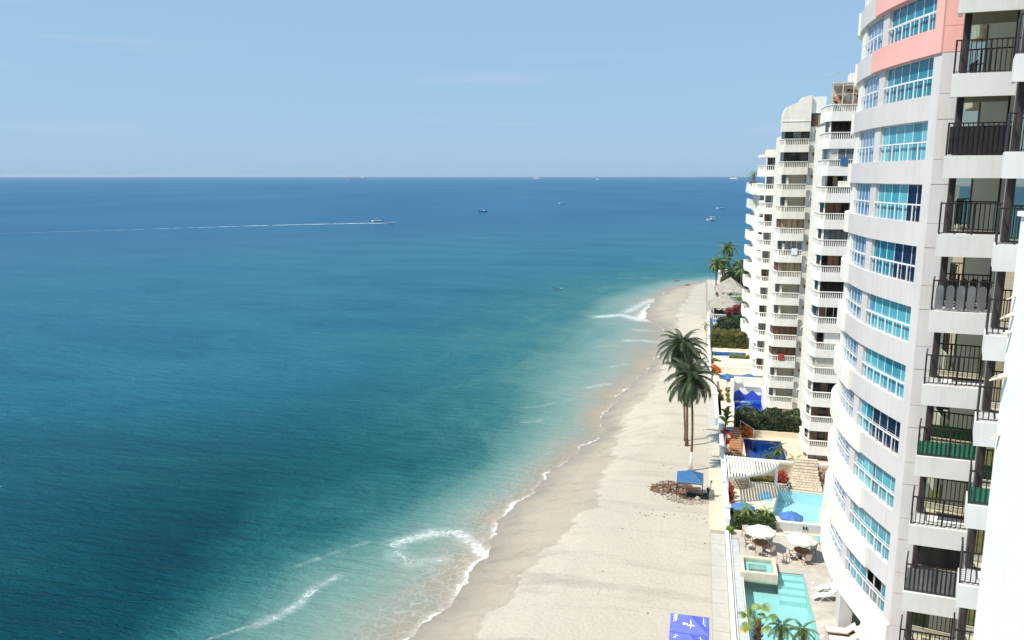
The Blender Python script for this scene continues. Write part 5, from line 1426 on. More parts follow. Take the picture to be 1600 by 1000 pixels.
shrub('croton', 'red-orange croton in the bed left of the rock waterfall', 'shrub', (9.0,80.7,0.26), blob_sampler([(8.7,80.8,0.75,0.5),(9.2,80.6,0.8,0.5),(9.0,80.9,1.1,0.4)]), 600, 0.16, 'leaf_red', 11)
shrub('croton', 'red-orange croton right of the rock waterfall, against the stone wall', 'shrub', (13.3,80.6,0.26), blob_sampler([(13.3,80.6,0.8,0.4),(13.3,80.7,1.3,0.35)]), 900, 0.12, 'leaf_red', 12)
shrub('croton', 'red shrub at the beach wall under the pergola front', 'shrub', (3.85,75.4,0.26), blob_sampler([(3.85,75.3,0.7,0.34),(3.85,75.6,1.2,0.33),(3.8,74.6,0.6,0.28)]), 900, 0.10, 'leaf_red', 13)
shrub('croton', 'red shrub at the beach wall nearest the hedge', 'shrub', (3.95,71.9,0.26), blob_sampler([(3.95,72.1,0.7,0.36),(3.95,71.6,0.6,0.33),(3.9,72.0,1.1,0.3)]), 900, 0.10, 'leaf_red', 14)
shrub('ground_plants', 'dark low planting bed in front of the sandstone wall', 'plant bed', (7.3,80.9,0.26), box_sampler(5.9,8.6,80.4,81.5,0.28,0.6,0.05), 1500, 0.11, 'leaf_olive', 15, core=(6.0,8.4,80.6,81.4,0.26,0.42))
shrub('bush', 'small lime green plant on the kerb at the end of the cream path', 'plant', (3.5,67.4,0.25), blob_sampler([(3.5,67.4,0.6,0.35)]), 420, 0.13, 'leaf_lime', 16)
shrub('bush', 'round green bush at the foot of the curved tower', 'bush', (11.2,66.0,0.25), blob_sampler([(11.15,66.2,0.7,0.45),(11.15,66.3,1.15,0.38)]), 900, 0.10, 'leaf_hedge', 17)
shrub('bush', 'yellow-green shrub on the cream terrace behind the coconut palms', 'shrub', (3.2,133.6,0.26), blob_sampler([(3.0,133.6,0.6,0.55),(3.8,133.2,0.5,0.45)]), 700, 0.15, 'leaf_lime', 19)
shrub('croton', 'orange shrub on the pink terrace half hidden by the palm crown', 'shrub', (3.0,127.0,0.24), blob_sampler([(2.9,127.2,0.8,0.7),(3.5,126.8,0.6,0.5)]), 800, 0.15, 'leaf_orange', 20)
shrub('bush', 'lime green plant beside the white screen wall steps', 'plant', (4.6,111.6,0.26), blob_sampler([(4.6,111.8,0.7,0.35),(4.6,109.6,0.6,0.35),(4.6,112.4,1.2,0.3)]), 700, 0.13, 'leaf_lime', 21)
shrub('bush', 'straggly grey-green plants on the wall corner beneath the palm shadow', 'plant', (3.5,113.0,0.26), blob_sampler([(3.4,113.2,0.7,0.5),(3.6,110.5,0.6,0.45)]), 650, 0.14, 'leaf_olive', 22)
shrub('bougainvillea', 'small pink flowering plant on the top terrace of the apartment building', 'shrub', (8.0,140.3,28.7), blob_sampler([(8.0,140.3,30.0,0.55,0.35),(8.4,140.3,30.05,0.4,0.35)]), 500, 0.12, 'leaf_pink', 23)
mat('flower_pink', (0.70,0.02,0.16), 0.7, 0.2, 3)
# banana-like broadleaf plant by the small round spa
bn = thing('banana_plant', 'broad-leaved banana plant by the small round blue spa', 'plant', (3.8,95.4,0.24))
MB().tube([(3.8,95.4,0.24),(3.85,95.4,1.6),(3.95,95.4,2.6)],[0.12,0.1,0.06],7).build('stem', M['frond_lime'], bn)
def broad_leaf(name, L, W, m):
    mb = MB(); N = 6; px = pz = 0.0; rows = []
    for i in range(N+1):
        t = i/N; a = 0.35-1.5*t; w = W*math.sin(math.pi*min(0.96, 0.08+0.9*t))
        rows.append(((px,-w,pz+0.10*w/W),(px,0,pz-0.02),(px,w,pz+0.10*w/W))); px += L/N*math.cos(a); pz += L/N*math.sin(a)
    for a, b in zip(rows[:-1], rows[1:]):
        mb.poly([a[0],b[0],b[1],a[1]]); mb.poly([a[1],b[1],b[2],a[2]])
    return mb.mesh(name, m)
bl = broad_leaf('leaf', 1.5, 0.27, M['frond_mid']); bl2 = broad_leaf('leaf', 1.3, 0.24, M['frond_lime'])
for j in range(14):
    inst('leaf', bl if j % 2 else bl2, bn, (0.1,0,1.2+0.1*j), (rr.uniform(-.3,.3), -(0.5+0.06*j), j*2.4), (1,1,1))
# strap-leaved plant on the near balcony, hanging into the top right corner
bp_ = thing('balcony_plant', 'yellow-green strap-leaved plant hanging over the top right balcony', 'plant', (10.05,29.75,37.9))
MB().lathe([(0.16,37.9),(0.22,38.3),(0.19,38.3),(0.17,38.2)],(10.05,29.75),12).build('pot', M['coping'], bp_)
blm = frond_mesh('leaf', 1.75, 2.7, 16, 0.05, 0.30, M['frond_lime'], 77, 0.3, base_el=0.7)
for j in range(7): inst('leaf', blm, bp_, (0,0,0.4), (0,-0.15,2.6+0.5*j), (1,1,1))

# ---------------------------------------------------------------- furniture on the pool deck
def umbrella(label, x, y, R_, zr, ztop, m, group, z0=DZ, n=8, rot=0.2):
    t = thing('parasol', label, 'umbrella', (x,y,z0), group)
    MB().tube([(x,y,z0),(x,y,z0+ztop+0.06)],0.028,8).build('pole', M['wood'], t)
    MB().lathe([(0.26,z0),(0.26,z0+0.06),(0.06,z0+0.12),(0.05,z0+0.3)],(x,y),14).build('base', M['dark_metal'], t)
    cn = MB(); cn.lathe([(0.0,z0+ztop+0.04),(0.05,z0+ztop+0.05),(0.02,z0+ztop+0.14)],(x,y),8)
    c = cn.build('finial', M['wood'], t)
    cy = MB().lathe([(0.14,z0+ztop-0.02),(0.05,z0+ztop+0.035),(0.0,z0+ztop+0.036)],(x,y),n).build('canopy', M[m], t)
    for j in range(n):
        a0, a1 = rot+2*math.pi*j/n, rot+2*math.pi*(j+1)/n; p = MB(); S = 4
        for th in (0.0, -0.012):
            rows = []
            for i in range(S+1):
                u = i/S; r = 0.10+(R_-0.10)*u; z = z0+ztop-(ztop-zr)*(u**1.12)+th
                rows.append([(x+r*math.cos(a0), y+r*math.sin(a0), z), (x+r*0.965*math.cos((a0+a1)/2), y+r*0.965*math.sin((a0+a1)/2), z-0.10*u), (x+r*math.cos(a1), y+r*math.sin(a1), z)])
            for A_, B_ in zip(rows[:-1], rows[1:]):
                p.poly([A_[0],B_[0],B_[1],A_[1]]); p.poly([A_[1],B_[1],B_[2],A_[2]])
        e = rows[-1]; p.poly([e[0],e[1],(e[1][0],e[1][1],e[1][2]-0.12),(e[0][0],e[0][1],e[0][2]-0.12)]); p.poly([e[1],e[2],(e[2][0],e[2][1],e[2][2]-0.12),(e[1][0],e[1][1],e[1][2]-0.12)])
        p.build('panel', M[m], cy)
        MB().beam((x,y,z0+ztop-0.05),(x+(R_-0.03)*math.cos(a0),y+(R_-0.03)*math.sin(a0),z0+zr-0.03),0.02,0.02).build('rib', M['wood'], t)
    return t
GU = 'cream umbrellas on the stone pool deck'
umbrella('left cream umbrella, in front of the clipped hedge', 5.9,64.75,1.22,1.75,2.2,'canvas_white',GU)
umbrella('right cream umbrella, in front of the grey-white dividing wall', 9.05,64.0,1.26,1.75,2.2,'canvas_white',GU,rot=0.35)
umbrella('blue umbrella half hidden behind the clipped hedge', 4.75,71.0,1.1,1.05,1.5,'canvas_blue',None,0.26)
umbrella('blue umbrella leaning over the light cyan pool edge', 8.9,70.42,1.05,0.85,1.25,'canvas_blue',None,0.26)
umbrella('small sky-blue umbrella beside the lilac-floored pool', 4.6,116.4,1.25,1.95,2.4,'tent_blue',None,0.24)
umbrella('second sky-blue umbrella behind the white screen wall', 7.6,117.0,1.25,1.95,2.4,'tent_blue',None,0.24)

def table(label, x, y, group):
    t = thing('round_table', label, 'table', (x,y,DZ), group)
    tp = MB().lathe([(0.0,DZ+0.70),(0.60,DZ+0.70),(0.62,DZ+0.72),(0.62,DZ+0.745),(0.60,DZ+0.755)],(x,y),24).build('table_top', M['wood'], t)
    for i in range(9):
        u = -0.52+i*0.13; h = math.sqrt(max(0.02, 0.60**2-u*u)); MB().box(x+u-0.058,x+u+0.058,y-h*0.985,y+h*0.985,DZ+0.756,DZ+0.768).build('plank', M['wood'], tp)
    MB().tube([(x+0.06,y,DZ),(x+0.06,y,DZ+0.7)],0.05,8).build('pedestal', M['wood'], t)
    for a in range(4): MB().beam((x,y,DZ+0.06),(x+0.42*math.cos(a*math.pi/2+.4),y+0.42*math.sin(a*math.pi/2+.4),DZ+0.03),0.07,0.05).build('foot', M['wood'], t)
table('round wooden table under the left cream umbrella', 5.9,64.75,'round wooden tables')
table('round wooden table under the right cream umbrella', 9.05,64.0,'round wooden tables')

def make_chair():
    t = thing('patio_chair', 'x', 'chair', (0,0,0), 'patio chairs on the pool deck')
    MB().box(-0.26,0.26,-0.25,0.25,0.40,0.47).build('seat', M['cushion'], t)
    b = MB(); Mx = Matrix.Translation((0,0.31,0.72)) @ Matrix.Rotation(-0.22,4,'X'); b.mbox(Mx,0.25,0.03,0.28); b.build('backrest', M['cushion'], t)
    for sx in (-1,1):
        MB().tube([(0.27*sx,-0.25,0),(0.27*sx,-0.25,0.64)],0.022,6).build('leg', M['wood'], t)
        MB().tube([(0.27*sx,0.30,0),(0.27*sx,0.26,0.45),(0.27*sx,0.38,1.0)],0.022,6).build('leg', M['wood'], t)
        MB().beam((0.27*sx,-0.28,0.655),(0.27*sx,0.30,0.655),0.06,0.03).build('armrest', M['wood'], t)
    MB().beam((-0.27,0.38,1.0),(0.27,0.38,1.0),0.05,0.04).build('back_rail', M['wood'], t)
    MB().beam((-0.27,-0.25,0.37),(0.27,-0.25,0.37),0.03,0.05).build('seat_rail', M['wood'], t)
    return t
chair = make_chair()
spots = [('patio chair left of the left table, on its seaward side',5.0,64.7,math.pi/2),
         ('patio chair in front of the left table, nearest the spa',5.75,63.75,math.pi*0.93),
         ('patio chair front right of the left table',6.6,64.05,-math.pi*0.75),
         ('patio chair behind the left table, on the hedge side',5.5,65.7,0.15),
         ('patio chair behind right of the left table',6.55,65.6,-0.5),
         ('empty patio chair pushed away by the hedge, left of the umbrella',4.9,66.9,0.4),
         ('lone patio chair standing between the two tables',7.45,62.85,math.pi*0.8),
         ('patio chair left of the right table',8.25,63.6,math.pi*0.62),
         ('patio chair in front of the right table',9.35,63.1,-math.pi*0.9),
         ('patio chair behind right of the right table',9.85,64.6,-0.9)]
for i, (lab, x, y, a) in enumerate(spots):
    o = chair if i == 0 else copy_tree(chair)
    o.location = (x,y,DZ); o.rotation_euler = (0,0,a); o['label'] = lab

def make_lounger():
    t = thing('sun_lounger', 'x', 'sun lounger', (0,0,0), 'sun loungers by the mint-green pool')
    MB().box(-0.33,0.33,-0.95,0.95,0.26,0.31).build('frame', M['wood'], t)
    MB().box(-0.31,0.31,-0.93,0.30,0.312,0.40).build('mattress', M['cushion'], t)
    b = MB(); b.mbox(Matrix.Translation((0,0.62,0.60)) @ Matrix.Rotation(0.75,4,'X'),0.31,0.42,0.045); b.build('backrest', M['cushion'], t)
    for sx in (-1,1):
        for sy in (-0.8,0.8): MB().box(0.28*sx-0.03,0.28*sx+0.03,sy-0.03,sy+0.03,0,0.259).build('leg', M['wood'], t)
    MB().beam((-0.25,0.72,0.3),(-0.25,0.80,0.72),0.03,0.03).build('prop', M['wood'], t)
    return t
lg = make_lounger()
for i, (lab, x, y, a) in enumerate((('wooden lounger with raised cream back at the foot of the tower, farther of two',10.35,53.0,-math.pi/2),
                                    ('wooden lounger with raised cream back at the foot of the tower, nearer of two',10.4,51.9,-math.pi/2),
                                    )):
    o = lg if i == 0 else copy_tree(lg); o.location = (x,y,DZ); o.rotation_euler = (0,0,a); o['label'] = lab
def make_recliner():
    t = thing('recliner', 'x', 'recliner', (0,0,0), 'white recliners beside the tower column')
    s = MB(); s.mbox(Matrix.Translation((0,-0.05,0.40)) @ Matrix.Rotation(0.10,4,'X'),0.30,0.36,0.03); s.build('seat', M['plastic_white'], t)
    s = MB(); s.mbox(Matrix.Translation((0,0.56,0.70)) @ Matrix.Rotation(0.85,4,'X'),0.30,0.42,0.03); s.build('backrest', M['plastic_white'], t)
    s = MB(); s.mbox(Matrix.Translation((0,-0.62,0.30)) @ Matrix.Rotation(0.5,4,'X'),0.28,0.26,0.025); s.build('footrest', M['plastic_white'], t)
    for sx in (-1,1):
        MB().tube([(0.33*sx,-0.5,0),(0.33*sx,0.1,0.6),(0.33*sx,0.6,0.55)],0.018,6).build('arm', M['cushion'], t)
        MB().tube([(0.33*sx,0.6,0),(0.33*sx,-0.1,0.42)],0.018,6).build('leg', M['cushion'], t)
    return t
rc = make_recliner()
for i, (lab, x, y, a) in enumerate((('white recliner beside the tower column, nearer of two',9.95,57.6,-math.pi/2+.15),('white recliner beside the tower column, farther of two',10.35,58.9,-math.pi/2+.25))):
    o = rc if i == 0 else copy_tree(rc); o.location = (x,y,DZ); o.rotation_euler = (0,0,a); o['label'] = lab
for i, (x, y) in enumerate(((9.5,60.0),(9.3,59.0),(9.35,54.0),(9.2,52.6))):
    tag(MB().lathe([(0.10,DZ),(0.11,DZ+0.05),(0.04,DZ+0.07),(0.0,DZ+0.07)],(x,y),8).build('deck_float', M['plastic_white'], org=(x,y,DZ)), ['small white disc on the deck, farthest from the camera','small white disc on the deck, second farthest','small white disc on the deck, third from the steps','small white disc on the deck, nearest the loungers'][i], 'pool disc', 'white discs on the pool deck')

# ---------------------------------------------------------------- canopies on the sand
def canopy_roof(mb, x0,x1,y0,y1,ze,zp, sag=0.05):
    cx, cy = (x0+x1)/2, (y0+y1)/2; C_ = [(x0,y0),(x1,y0),(x1,y1),(x0,y1)]; S = 5
    for j in range(4):
        a, b = C_[j], C_[(j+1) % 4]; rows = []
        for i in range(S+1):
            u = i/S; z = zp+(ze-zp)*u**0.9
            A_ = (cx+(a[0]-cx)*u, cy+(a[1]-cy)*u); B_ = (cx+(b[0]-cx)*u, cy+(b[1]-cy)*u)
            rows.append([(A_[0],A_[1],z), ((A_[0]+B_[0])/2,(A_[1]+B_[1])/2,z-sag*math.sin(math.pi*u)), (B_[0],B_[1],z)])
        for P_, Q_ in zip(rows[:-1], rows[1:]):
            mb.poly([P_[0],Q_[0],Q_[1],P_[1]]); mb.poly([P_[1],Q_[1],Q_[2],P_[2]])
    return mb
def tent(label, x0,x1,y0,y1,ze,zp,m,z0=-0.05,val=0.28):
    t = thing('beach_canopy', label, 'canopy', ((x0+x1)/2,(y0+y1)/2,z0))
    r = canopy_roof(MB(), x0,x1,y0,y1,ze,zp).build('roof', M[m], t)
    v = MB()
    for a, b in (((x0,y0),(x1,y0)),((x1,y0),(x1,y1)),((x1,y1),(x0,y1)),((x0,y1),(x0,y0))):
        v.poly([(*a,ze-0.002),(*b,ze-0.002),(*b,ze-val),(*a,ze-val)])
    v.build('valance', M[m], t)
    for x in (x0+0.04,x1-0.04):
        for y in (y0+0.04,y1-0.04): MB().box(x-0.025,x+0.025,y-0.025,y+0.025,z0-.3,ze-0.01).build('leg', M['dark_metal'] if m == 'tent_blue' else M['tile_grey'], t)
    for a, b in (((x0,y0),(x1,y0)),((x1,y0),(x1,y1)),((x1,y1),(x0,y1)),((x0,y1),(x0,y0))): MB().beam((*a,ze-0.06),(*b,ze-0.06),0.025,0.025).build('truss', M['tile_grey'], t)
    return t
tent('plain blue beach canopy pitched over the dug pit', -1.32,1.2,74.3,76.9,2.0,2.75,'tent_blue',-0.05,0.24)
vt = tent('violet-blue printed beach canopy at the bottom edge, the farther of the joined pair', -0.92,1.56,47.6,49.8,2.2,2.85,'tent_violet')
vt2 = tent('violet-blue printed beach canopy at the bottom edge, the nearer of the joined pair', -0.92,1.52,45.3,47.55,2.2,2.85,'tent_violet')
def decal(parent, cx, cy, zf, polys):
    d = MB()
    for pl in polys: d.poly([(x,y,zf(x,y)+0.02) for x, y in pl])
    d.build('print', M['print_white'], parent)
def roofz(x0,x1,y0,y1,ze,zp):
    cx, cy = (x0+x1)/2, (y0+y1)/2
    def f(x, y):
        u = max(abs(x-cx)/((x1-x0)/2), abs(y-cy)/((y1-y0)/2)); return zp+(ze-zp)*min(1,u)**0.9
    return f
def star(cx, cy, s):
    """four-pointed mark with uneven arms, built of slim kites"""
    P = []
    for (ang, l) in ((99,0.38),(-12,0.30),(-100,0.30),(198,0.32)):
        a = RAD(ang); d = (math.cos(a)*l*s, math.sin(a)*l*s); w = (-math.sin(a)*0.055*s, math.cos(a)*0.055*s)
        P.append([(cx,cy),(cx+d[0]*0.35-w[0],cy+d[1]*0.35-w[1]),(cx+d[0],cy+d[1]),(cx+d[0]*0.35+w[0],cy+d[1]*0.35+w[1])])
    return P
z1 = roofz(-0.92,1.56,47.6,49.8,2.2,2.85)
decal(vt, 0, 0, z1, star(0.42,48.12,0.95))
decal(vt, 0, 0, z1, [[(-0.05,48.10),(0.22,48.12),(0.22,48.20),(-0.05,48.20)],[(-0.10,48.08),(0.0,48.08),(0.0,48.22),(-0.10,48.22)]])
decal(vt, 0, 0, z1, [[(-0.72,49.30),(-0.45,49.30),(-0.45,49.44),(-0.72,49.44)],[(-0.70,48.55),(-0.66,48.55),(-0.66,49.27),(-0.70,49.27)],[(-0.60,48.55),(-0.48,48.6),(-0.48,49.27),(-0.60,49.27)]])
decal(vt, 0, 0, z1, [[(1.16,48.75),(1.26,48.70),(1.24,49.40),(1.18,49.40)],[(1.34,48.65),(1.37,48.65),(1.37,49.40),(1.34,49.40)],[(1.12,48.62),(1.32,48.40),(1.37,48.48),(1.20,48.70)]])
z2 = roofz(-0.92,1.52,45.3,47.55,2.2,2.85)
decal(vt2, 0, 0, z2, star(-0.50,46.75,0.75) + star(1.05,46.75,0.7) + star(0.30,45.75,0.9))

# boxes on the walk beside the printed canopies
tag(MB().box(2.0,2.25,47.3,48.3,0.05,0.55).build('crate', M['cloth_dark'], org=(2.1,47.8,0.05)), 'dark grey crate standing on the walk beside the printed canopies', 'crate')
tag(MB().box(1.6,1.95,47.2,47.9,-0.02,0.35).build('crate', M['red_brown'], org=(1.75,47.5,0)), 'small brown crate on the sand beside the printed canopies', 'crate')

# ---------------------------------------------------------------- the dug pit, its spoil heap and rubble
sh = thing('soil_heap', 'heap of dark brown soil spread on the sand left of the plain blue canopy', 'soil heap', (-2.4,77.0,0))
hm = MB(); Nx, Ny = 26, 20; r5 = random.Random(5)
X0,X1,Y0,Y1 = -4.4,0.9,74.3,79.6; V = {}
for i in range(Nx+1):
    for j in range(Ny+1):
        x = X0+(X1-X0)*i/Nx; y = Y0+(Y1-Y0)*j/Ny
        h = 0.62*math.exp(-(((x+2.1)/1.15)**2+((y-77.5)/1.1)**2)) + 0.30*math.exp(-(((x+3.1)/0.8)**2+((y-76.4)/0.8)**2)) + 0.22*math.exp(-(((x+0.6)/0.9)**2+((y-78.4)/0.7)**2))
        h += 0.10*(r5.random()-0.5)*min(1, h*6); V[i,j] = len(hm.v); hm.v.append((x,y,-0.12+h))
for i in range(Nx):
    for j in range(Ny): hm.f.append((V[i,j],V[i+1,j],V[i+1,j+1],V[i,j+1])); hm.m.append(0)
hm.build('heap', M['soil'], sh, smooth=True)
ck = MB()
for j in range(520):
    x = r5.gauss(-2.2,0.95); y = r5.gauss(77.1,0.85); q = ((x+2.2)/2.0)**2+((y-77.1)/1.9)**2
    if q > 1.3: continue
    h = 0.62*math.exp(-(((x+2.1)/1.15)**2+((y-77.5)/1.1)**2)) + 0.30*math.exp(-(((x+3.1)/0.8)**2+((y-76.4)/0.8)**2)); s = r5.uniform(.03,.12)
    ck.mbox(Matrix.Translation((x,y,-0.08+h)) @ Matrix.Rotation(r5.uniform(0,3),4,'Z') @ Matrix.Rotation(r5.uniform(-.8,.8),4,'X'),s,s*0.8,s*0.6, r5.choice([0,0,0,1]))
tag(ck.build('clods', [M['soil'], M['rubble']], sh), kind='stuff')
pit = thing('dug_pit', 'dark dug pit under the plain blue canopy', 'pit', (0.1,75.6,0))
MB().prism([(0.1+1.05*math.cos(t)*(1+.12*math.sin(3*t)),75.5+0.62*math.sin(t)) for t in np.linspace(0,6.283,18)[:-1]], -0.1,0.04).build('wet_soil', M['cloth_dark'], pit)
rg_ = MB()
for j in range(26):
    a = 2*math.pi*j/26; x, y = 0.1+1.18*math.cos(a), 75.5+0.75*math.sin(a); s = r5.uniform(.10,.2)
    rg_.mbox(Matrix.Translation((x,y,0.06)) @ Matrix.Rotation(r5.uniform(0,3),4,'Z') @ Matrix.Rotation(r5.uniform(-.6,.6),4,'X'),s,s*0.7,s*0.6)
rg_.build('rim', M['soil'], pit)
MB().beam((-0.5,77.0,0.28),(1.0,77.2,0.30),0.28,0.08).build('plank', M['deck_wood'], pit); MB().beam((-0.6,76.6,0.2),(1.0,76.75,0.22),0.22,0.08).build('plank', M['deck_wood'], pit)
rb = MB()
for j in range(420):
    a = r5.uniform(math.pi*0.95,2.05*math.pi); d = r5.uniform(1.0,1.9); x, y = -0.1+1.35*d*math.cos(a)*r5.uniform(.7,1.1), 75.4+0.95*d*math.sin(a)*r5.uniform(.7,1.1)
    s = r5.uniform(.03,.10); rb.mbox(Matrix.Translation((x,y,0.02)) @ Matrix.Rotation(r5.uniform(0,3),4,'Z') @ Matrix.Rotation(r5.uniform(-.7,.7),4,'X'),s,s*0.8,s*0.6)
tag(rb.build('rubble', M['rubble']), 'pale broken rubble strewn on the sand in front of the dug pit', 'rubble', kind='stuff')
sk = MB().lathe([(0.02,0.02),(0.24,0.06),(0.28,0.2),(0.15,0.36),(0.04,0.42)],(0.75,74.75),10).build('sack', M['rubble'], org=(0.75,74.75,0)); tag(sk, 'pale lumpy sack at the front edge of the dug pit', 'sack')
bin_ = thing('black_bag', 'black bag on the sand at the right leg of the plain blue canopy', 'bag', (1.45,75.1,0))
MB().lathe([(0.22,-0.03),(0.30,0.2),(0.27,0.5),(0.12,0.62),(0.05,0.72)],(1.45,75.1),10).build('bag_body', M['cloth_dark'], bin_)
tag(MB().lathe([(0.02,0.06),(0.16,0.1),(0.18,0.2),(0.08,0.27),(0.01,0.28)],(2.35,76.0),10).build('bucket_lid', M['coping'], org=(2.35,76,0.06)), 'small tan bundle on the cream path beside the canopy', 'bundle')
deb = MB()
for j in range(110):
    y = r5.gauss(70.3,0.35) if j < 35 else r5.uniform(52,140); x = r5.uniform(-5,1.7) if j < 35 else r5.uniform(-7,1.6); s = r5.uniform(.012,.045)
    deb.mbox(Matrix.Translation((x,y,0.0)) @ Matrix.Rotation(r5.uniform(0,3),4,'Z'),s*1.4,s,s*0.5)
tag(deb.build('beach_debris', M['soil']), 'scattered bits of driftwood and seaweed on the sand', 'debris', kind='stuff')

# potted plants and towels on the balconies down the beach
for i, (lab, x, y, z, m_) in enumerate((('leafy potted plant on the roof terrace of the near apartment wing',12.75,88.5,36.75,'leaf_hedge'),('potted plant on the fourth balcony from the top, near apartment wing',12.75,88.45,28.6,'leaf_lime'),
        ('reddish potted plant on the half-walled balcony low on the near wing',12.85,88.45,12.2,'leaf_red'),('potted plant on the middle wing, third balcony from the top',9.9,104.5,28.75,'leaf_hedge'),('trailing potted plant on a low balcony of the middle wing',9.95,104.5,7.15,'leaf_lime'))):
    t = thing('potted_plant', lab, 'plant', (x,y,z)); MB().lathe([(0.12,z),(0.17,z+0.32),(0.14,z+0.32),(0.13,z+0.25)],(x,y),10).build('pot', M['coping'], t)
    leaves(MB(), 260, blob_sampler([(x,y,z+0.75,0.40),(x+0.1,y,z+1.1,0.28)]), 0.10, random.Random(90+i)).build('foliage', M[m_], t)
for lab, x, y, z, m_ in (('blue towel hung over a balcony rail high on the near wing',13.9,87.955,32.85,'tent_blue'),('white towel hung over a balcony rail on the middle wing',11.4,103.955,22.1,'print_white'),('red towel hung over a low balcony rail of the middle wing',10.6,103.955,8.6,'leaf_red')):
    tag(MB().box(x-0.35,x+0.35,y-0.03,y-0.012,z-0.75,z+0.012).box(x-0.35,x+0.35,y-0.03,y+0.25,z+0.013,z+0.03).build('towel', M[m_], org=(x,y,z)), lab, 'towel')

# ---------------------------------------------------------------- people
def skin_mesh(name, joints, edges, m, parent, org, root=0, lev=1):
    me = bpy.data.meshes.new(name); me.from_pydata([Vector(j[0])-Vector(org) for j in joints], edges, []); me.materials.append(m)
    o = bpy.data.objects.new(name, me); COL.objects.link(o); o.parent = parent; ORG[o.name] = org
    md = o.modifiers.new('skin', 'SKIN'); md.use_smooth_shade = True
    for i, j in enumerate(joints): me.skin_vertices[0].data[i].radius = (j[1], j[1]*(j[2] if len(j) > 2 else 1))
    me.skin_vertices[0].data[root].use_root = True
    o.modifiers.new('sub', 'SUBSURF').levels = lev; o.modifiers['sub'].render_levels = lev
    return o
def person(label, x, y, z, rz, top, bottom, lean=0.0):
    t = thing('person', label, 'person', (x,y,z)); c, s = math.cos(rz), math.sin(rz)
    def W(px, py, pz):
        py = py - lean*max(0, pz-0.9); return (x+px*c-py*s, y+px*s+py*c, z+pz)
    J = [(W(0,0,0.95),.13),(W(0,0,1.15),.13),(W(0,0,1.38),.14),(W(0,0,1.52),.055),(W(0,-.02,1.60),.085),(W(0,-.02,1.70),.09),
         (W(.17,0,1.42),.055),(W(.24,-.05,1.14),.042),(W(.18,-.26,1.0),.034),(W(.16,-.34,0.97),.03),(W(-.17,0,1.42),.055),(W(-.25,-.03,1.14),.042),(W(-.2,-.22,0.95),.034),(W(-.18,-.30,0.92),.03),
         (W(.09,0,0.88),.09),(W(.10,-.03,0.48),.062),(W(.10,0,0.10),.042),(W(.10,-.13,0.03),.035),(W(-.09,0,0.88),.09),(W(-.10,.03,0.48),.062),(W(-.11,.08,0.10),.042),(W(-.11,-.05,0.03),.035)]
    E_ = [(0,1),(1,2),(2,3),(3,4),(4,5),(2,6),(6,7),(7,8),(8,9),(2,10),(10,11),(11,12),(12,13),(0,14),(14,15),(15,16),(16,17),(0,18),(18,19),(19,20),(20,21)]
    skin_mesh('body', J, E_, M['skin'], t, (x,y,z))
    sj = [(J[i][0], J[i][1]+.022) for i in (0,1,2,6,7,10,11)]; skin_mesh('shirt', sj, [(0,1),(1,2),(2,3),(3,4),(2,5),(5,6)], M[top], t, (x,y,z))
    tj = [(J[i][0], J[i][1]+.022) for i in (0,14,15,16,18,19,20)]; skin_mesh('trousers', tj, [(0,1),(1,2),(2,3),(0,4),(4,5),(5,6)], M[bottom], t, (x,y,z))
    h = W(0,0.015,1.73); MB().lathe([(0.03,h[2]-.11),(0.10,h[2]-.06),(0.105,h[2]),(0.07,h[2]+.06),(0.0,h[2]+.075)],(h[0],h[1]),10).build('hair', M['hair'], t, smooth=True)
    return t
person('person in a grey top and dark trousers bending beside the plain blue canopy', 1.72,75.6,-0.01,math.pi*0.55,'cloth_grey','cloth_dark',0.35)
person('person in purple standing on the pink terrace below the apartments', 8.75,126.9,0.24,0.4,'cloth_purple','cloth_purple')

# ---------------------------------------------------------------- thatched huts, far along the beach
def palapa(label, cx, cy, w, d, ze, zp):
    t = thing('thatched_hut', label, 'hut', (cx,cy,0.2)); r = random.Random(int(cx*10))
    pts = [(cx-w,cy-d),(cx,cy-d*1.08),(cx+w,cy-d),(cx+w*1.05,cy),(cx+w,cy+d),(cx,cy+d*1.08),(cx-w,cy+d),(cx-w*1.05,cy)]; rf_ = MB(); n = len(pts); rows = 7
    for j in range(n):
        a, b = pts[j], pts[(j+1) % n]
        for i in range(rows):
            u0, u1 = i/rows, (i+1.12)/rows; z0, z1_ = zp+(ze-zp)*u0, zp+(ze-zp)*u1-0.05
            rf_.poly([(cx+(a[0]-cx)*u0,cy+(a[1]-cy)*u0,z0),(cx+(a[0]-cx)*u1,cy+(a[1]-cy)*u1,z1_+r.uniform(-.06,.06)),(cx+(b[0]-cx)*u1,cy+(b[1]-cy)*u1,z1_+r.uniform(-.06,.06)),(cx+(b[0]-cx)*u0,cy+(b[1]-cy)*u0,z0)])
    rf = rf_.build('roof', M['thatch'], t)
    fr_ = MB()
    for j in range(n):
        a, b = pts[j], pts[(j+1) % n]
        for i in range(26):
            u = r.random(); x, y = a[0]+(b[0]-a[0])*u, a[1]+(b[1]-a[1])*u; fr_.beam((x,y,ze-0.05),(x+r.uniform(-.1,.1)+(x-cx)*0.04,y+(y-cy)*0.04,ze-r.uniform(.3,.55)),0.16,0.02)
    tag(fr_.build('fringe', M['thatch'], rf), kind='stuff')
    for x in (cx-w*0.85,cx,cx+w*0.85):
        for y in (cy-d*0.85,cy+d*0.85): MB().tube([(x,y,0.0),(x,y,ze+0.2)],0.10,7).build('post', M['trunk'], t)
    MB().tube([(cx,cy,0.0),(cx,cy,zp-0.1)],0.12,7).build('centre_post', M['trunk'], t)
    return t
palapa('nearer grey thatched hut roof by the beach wall', 5.9,181.0,3.3,5.5,2.9,5.3)
palapa('farther grey thatched hut roof under the coconut palms', 7.6,203.5,3.4,5.5,3.3,6.3)
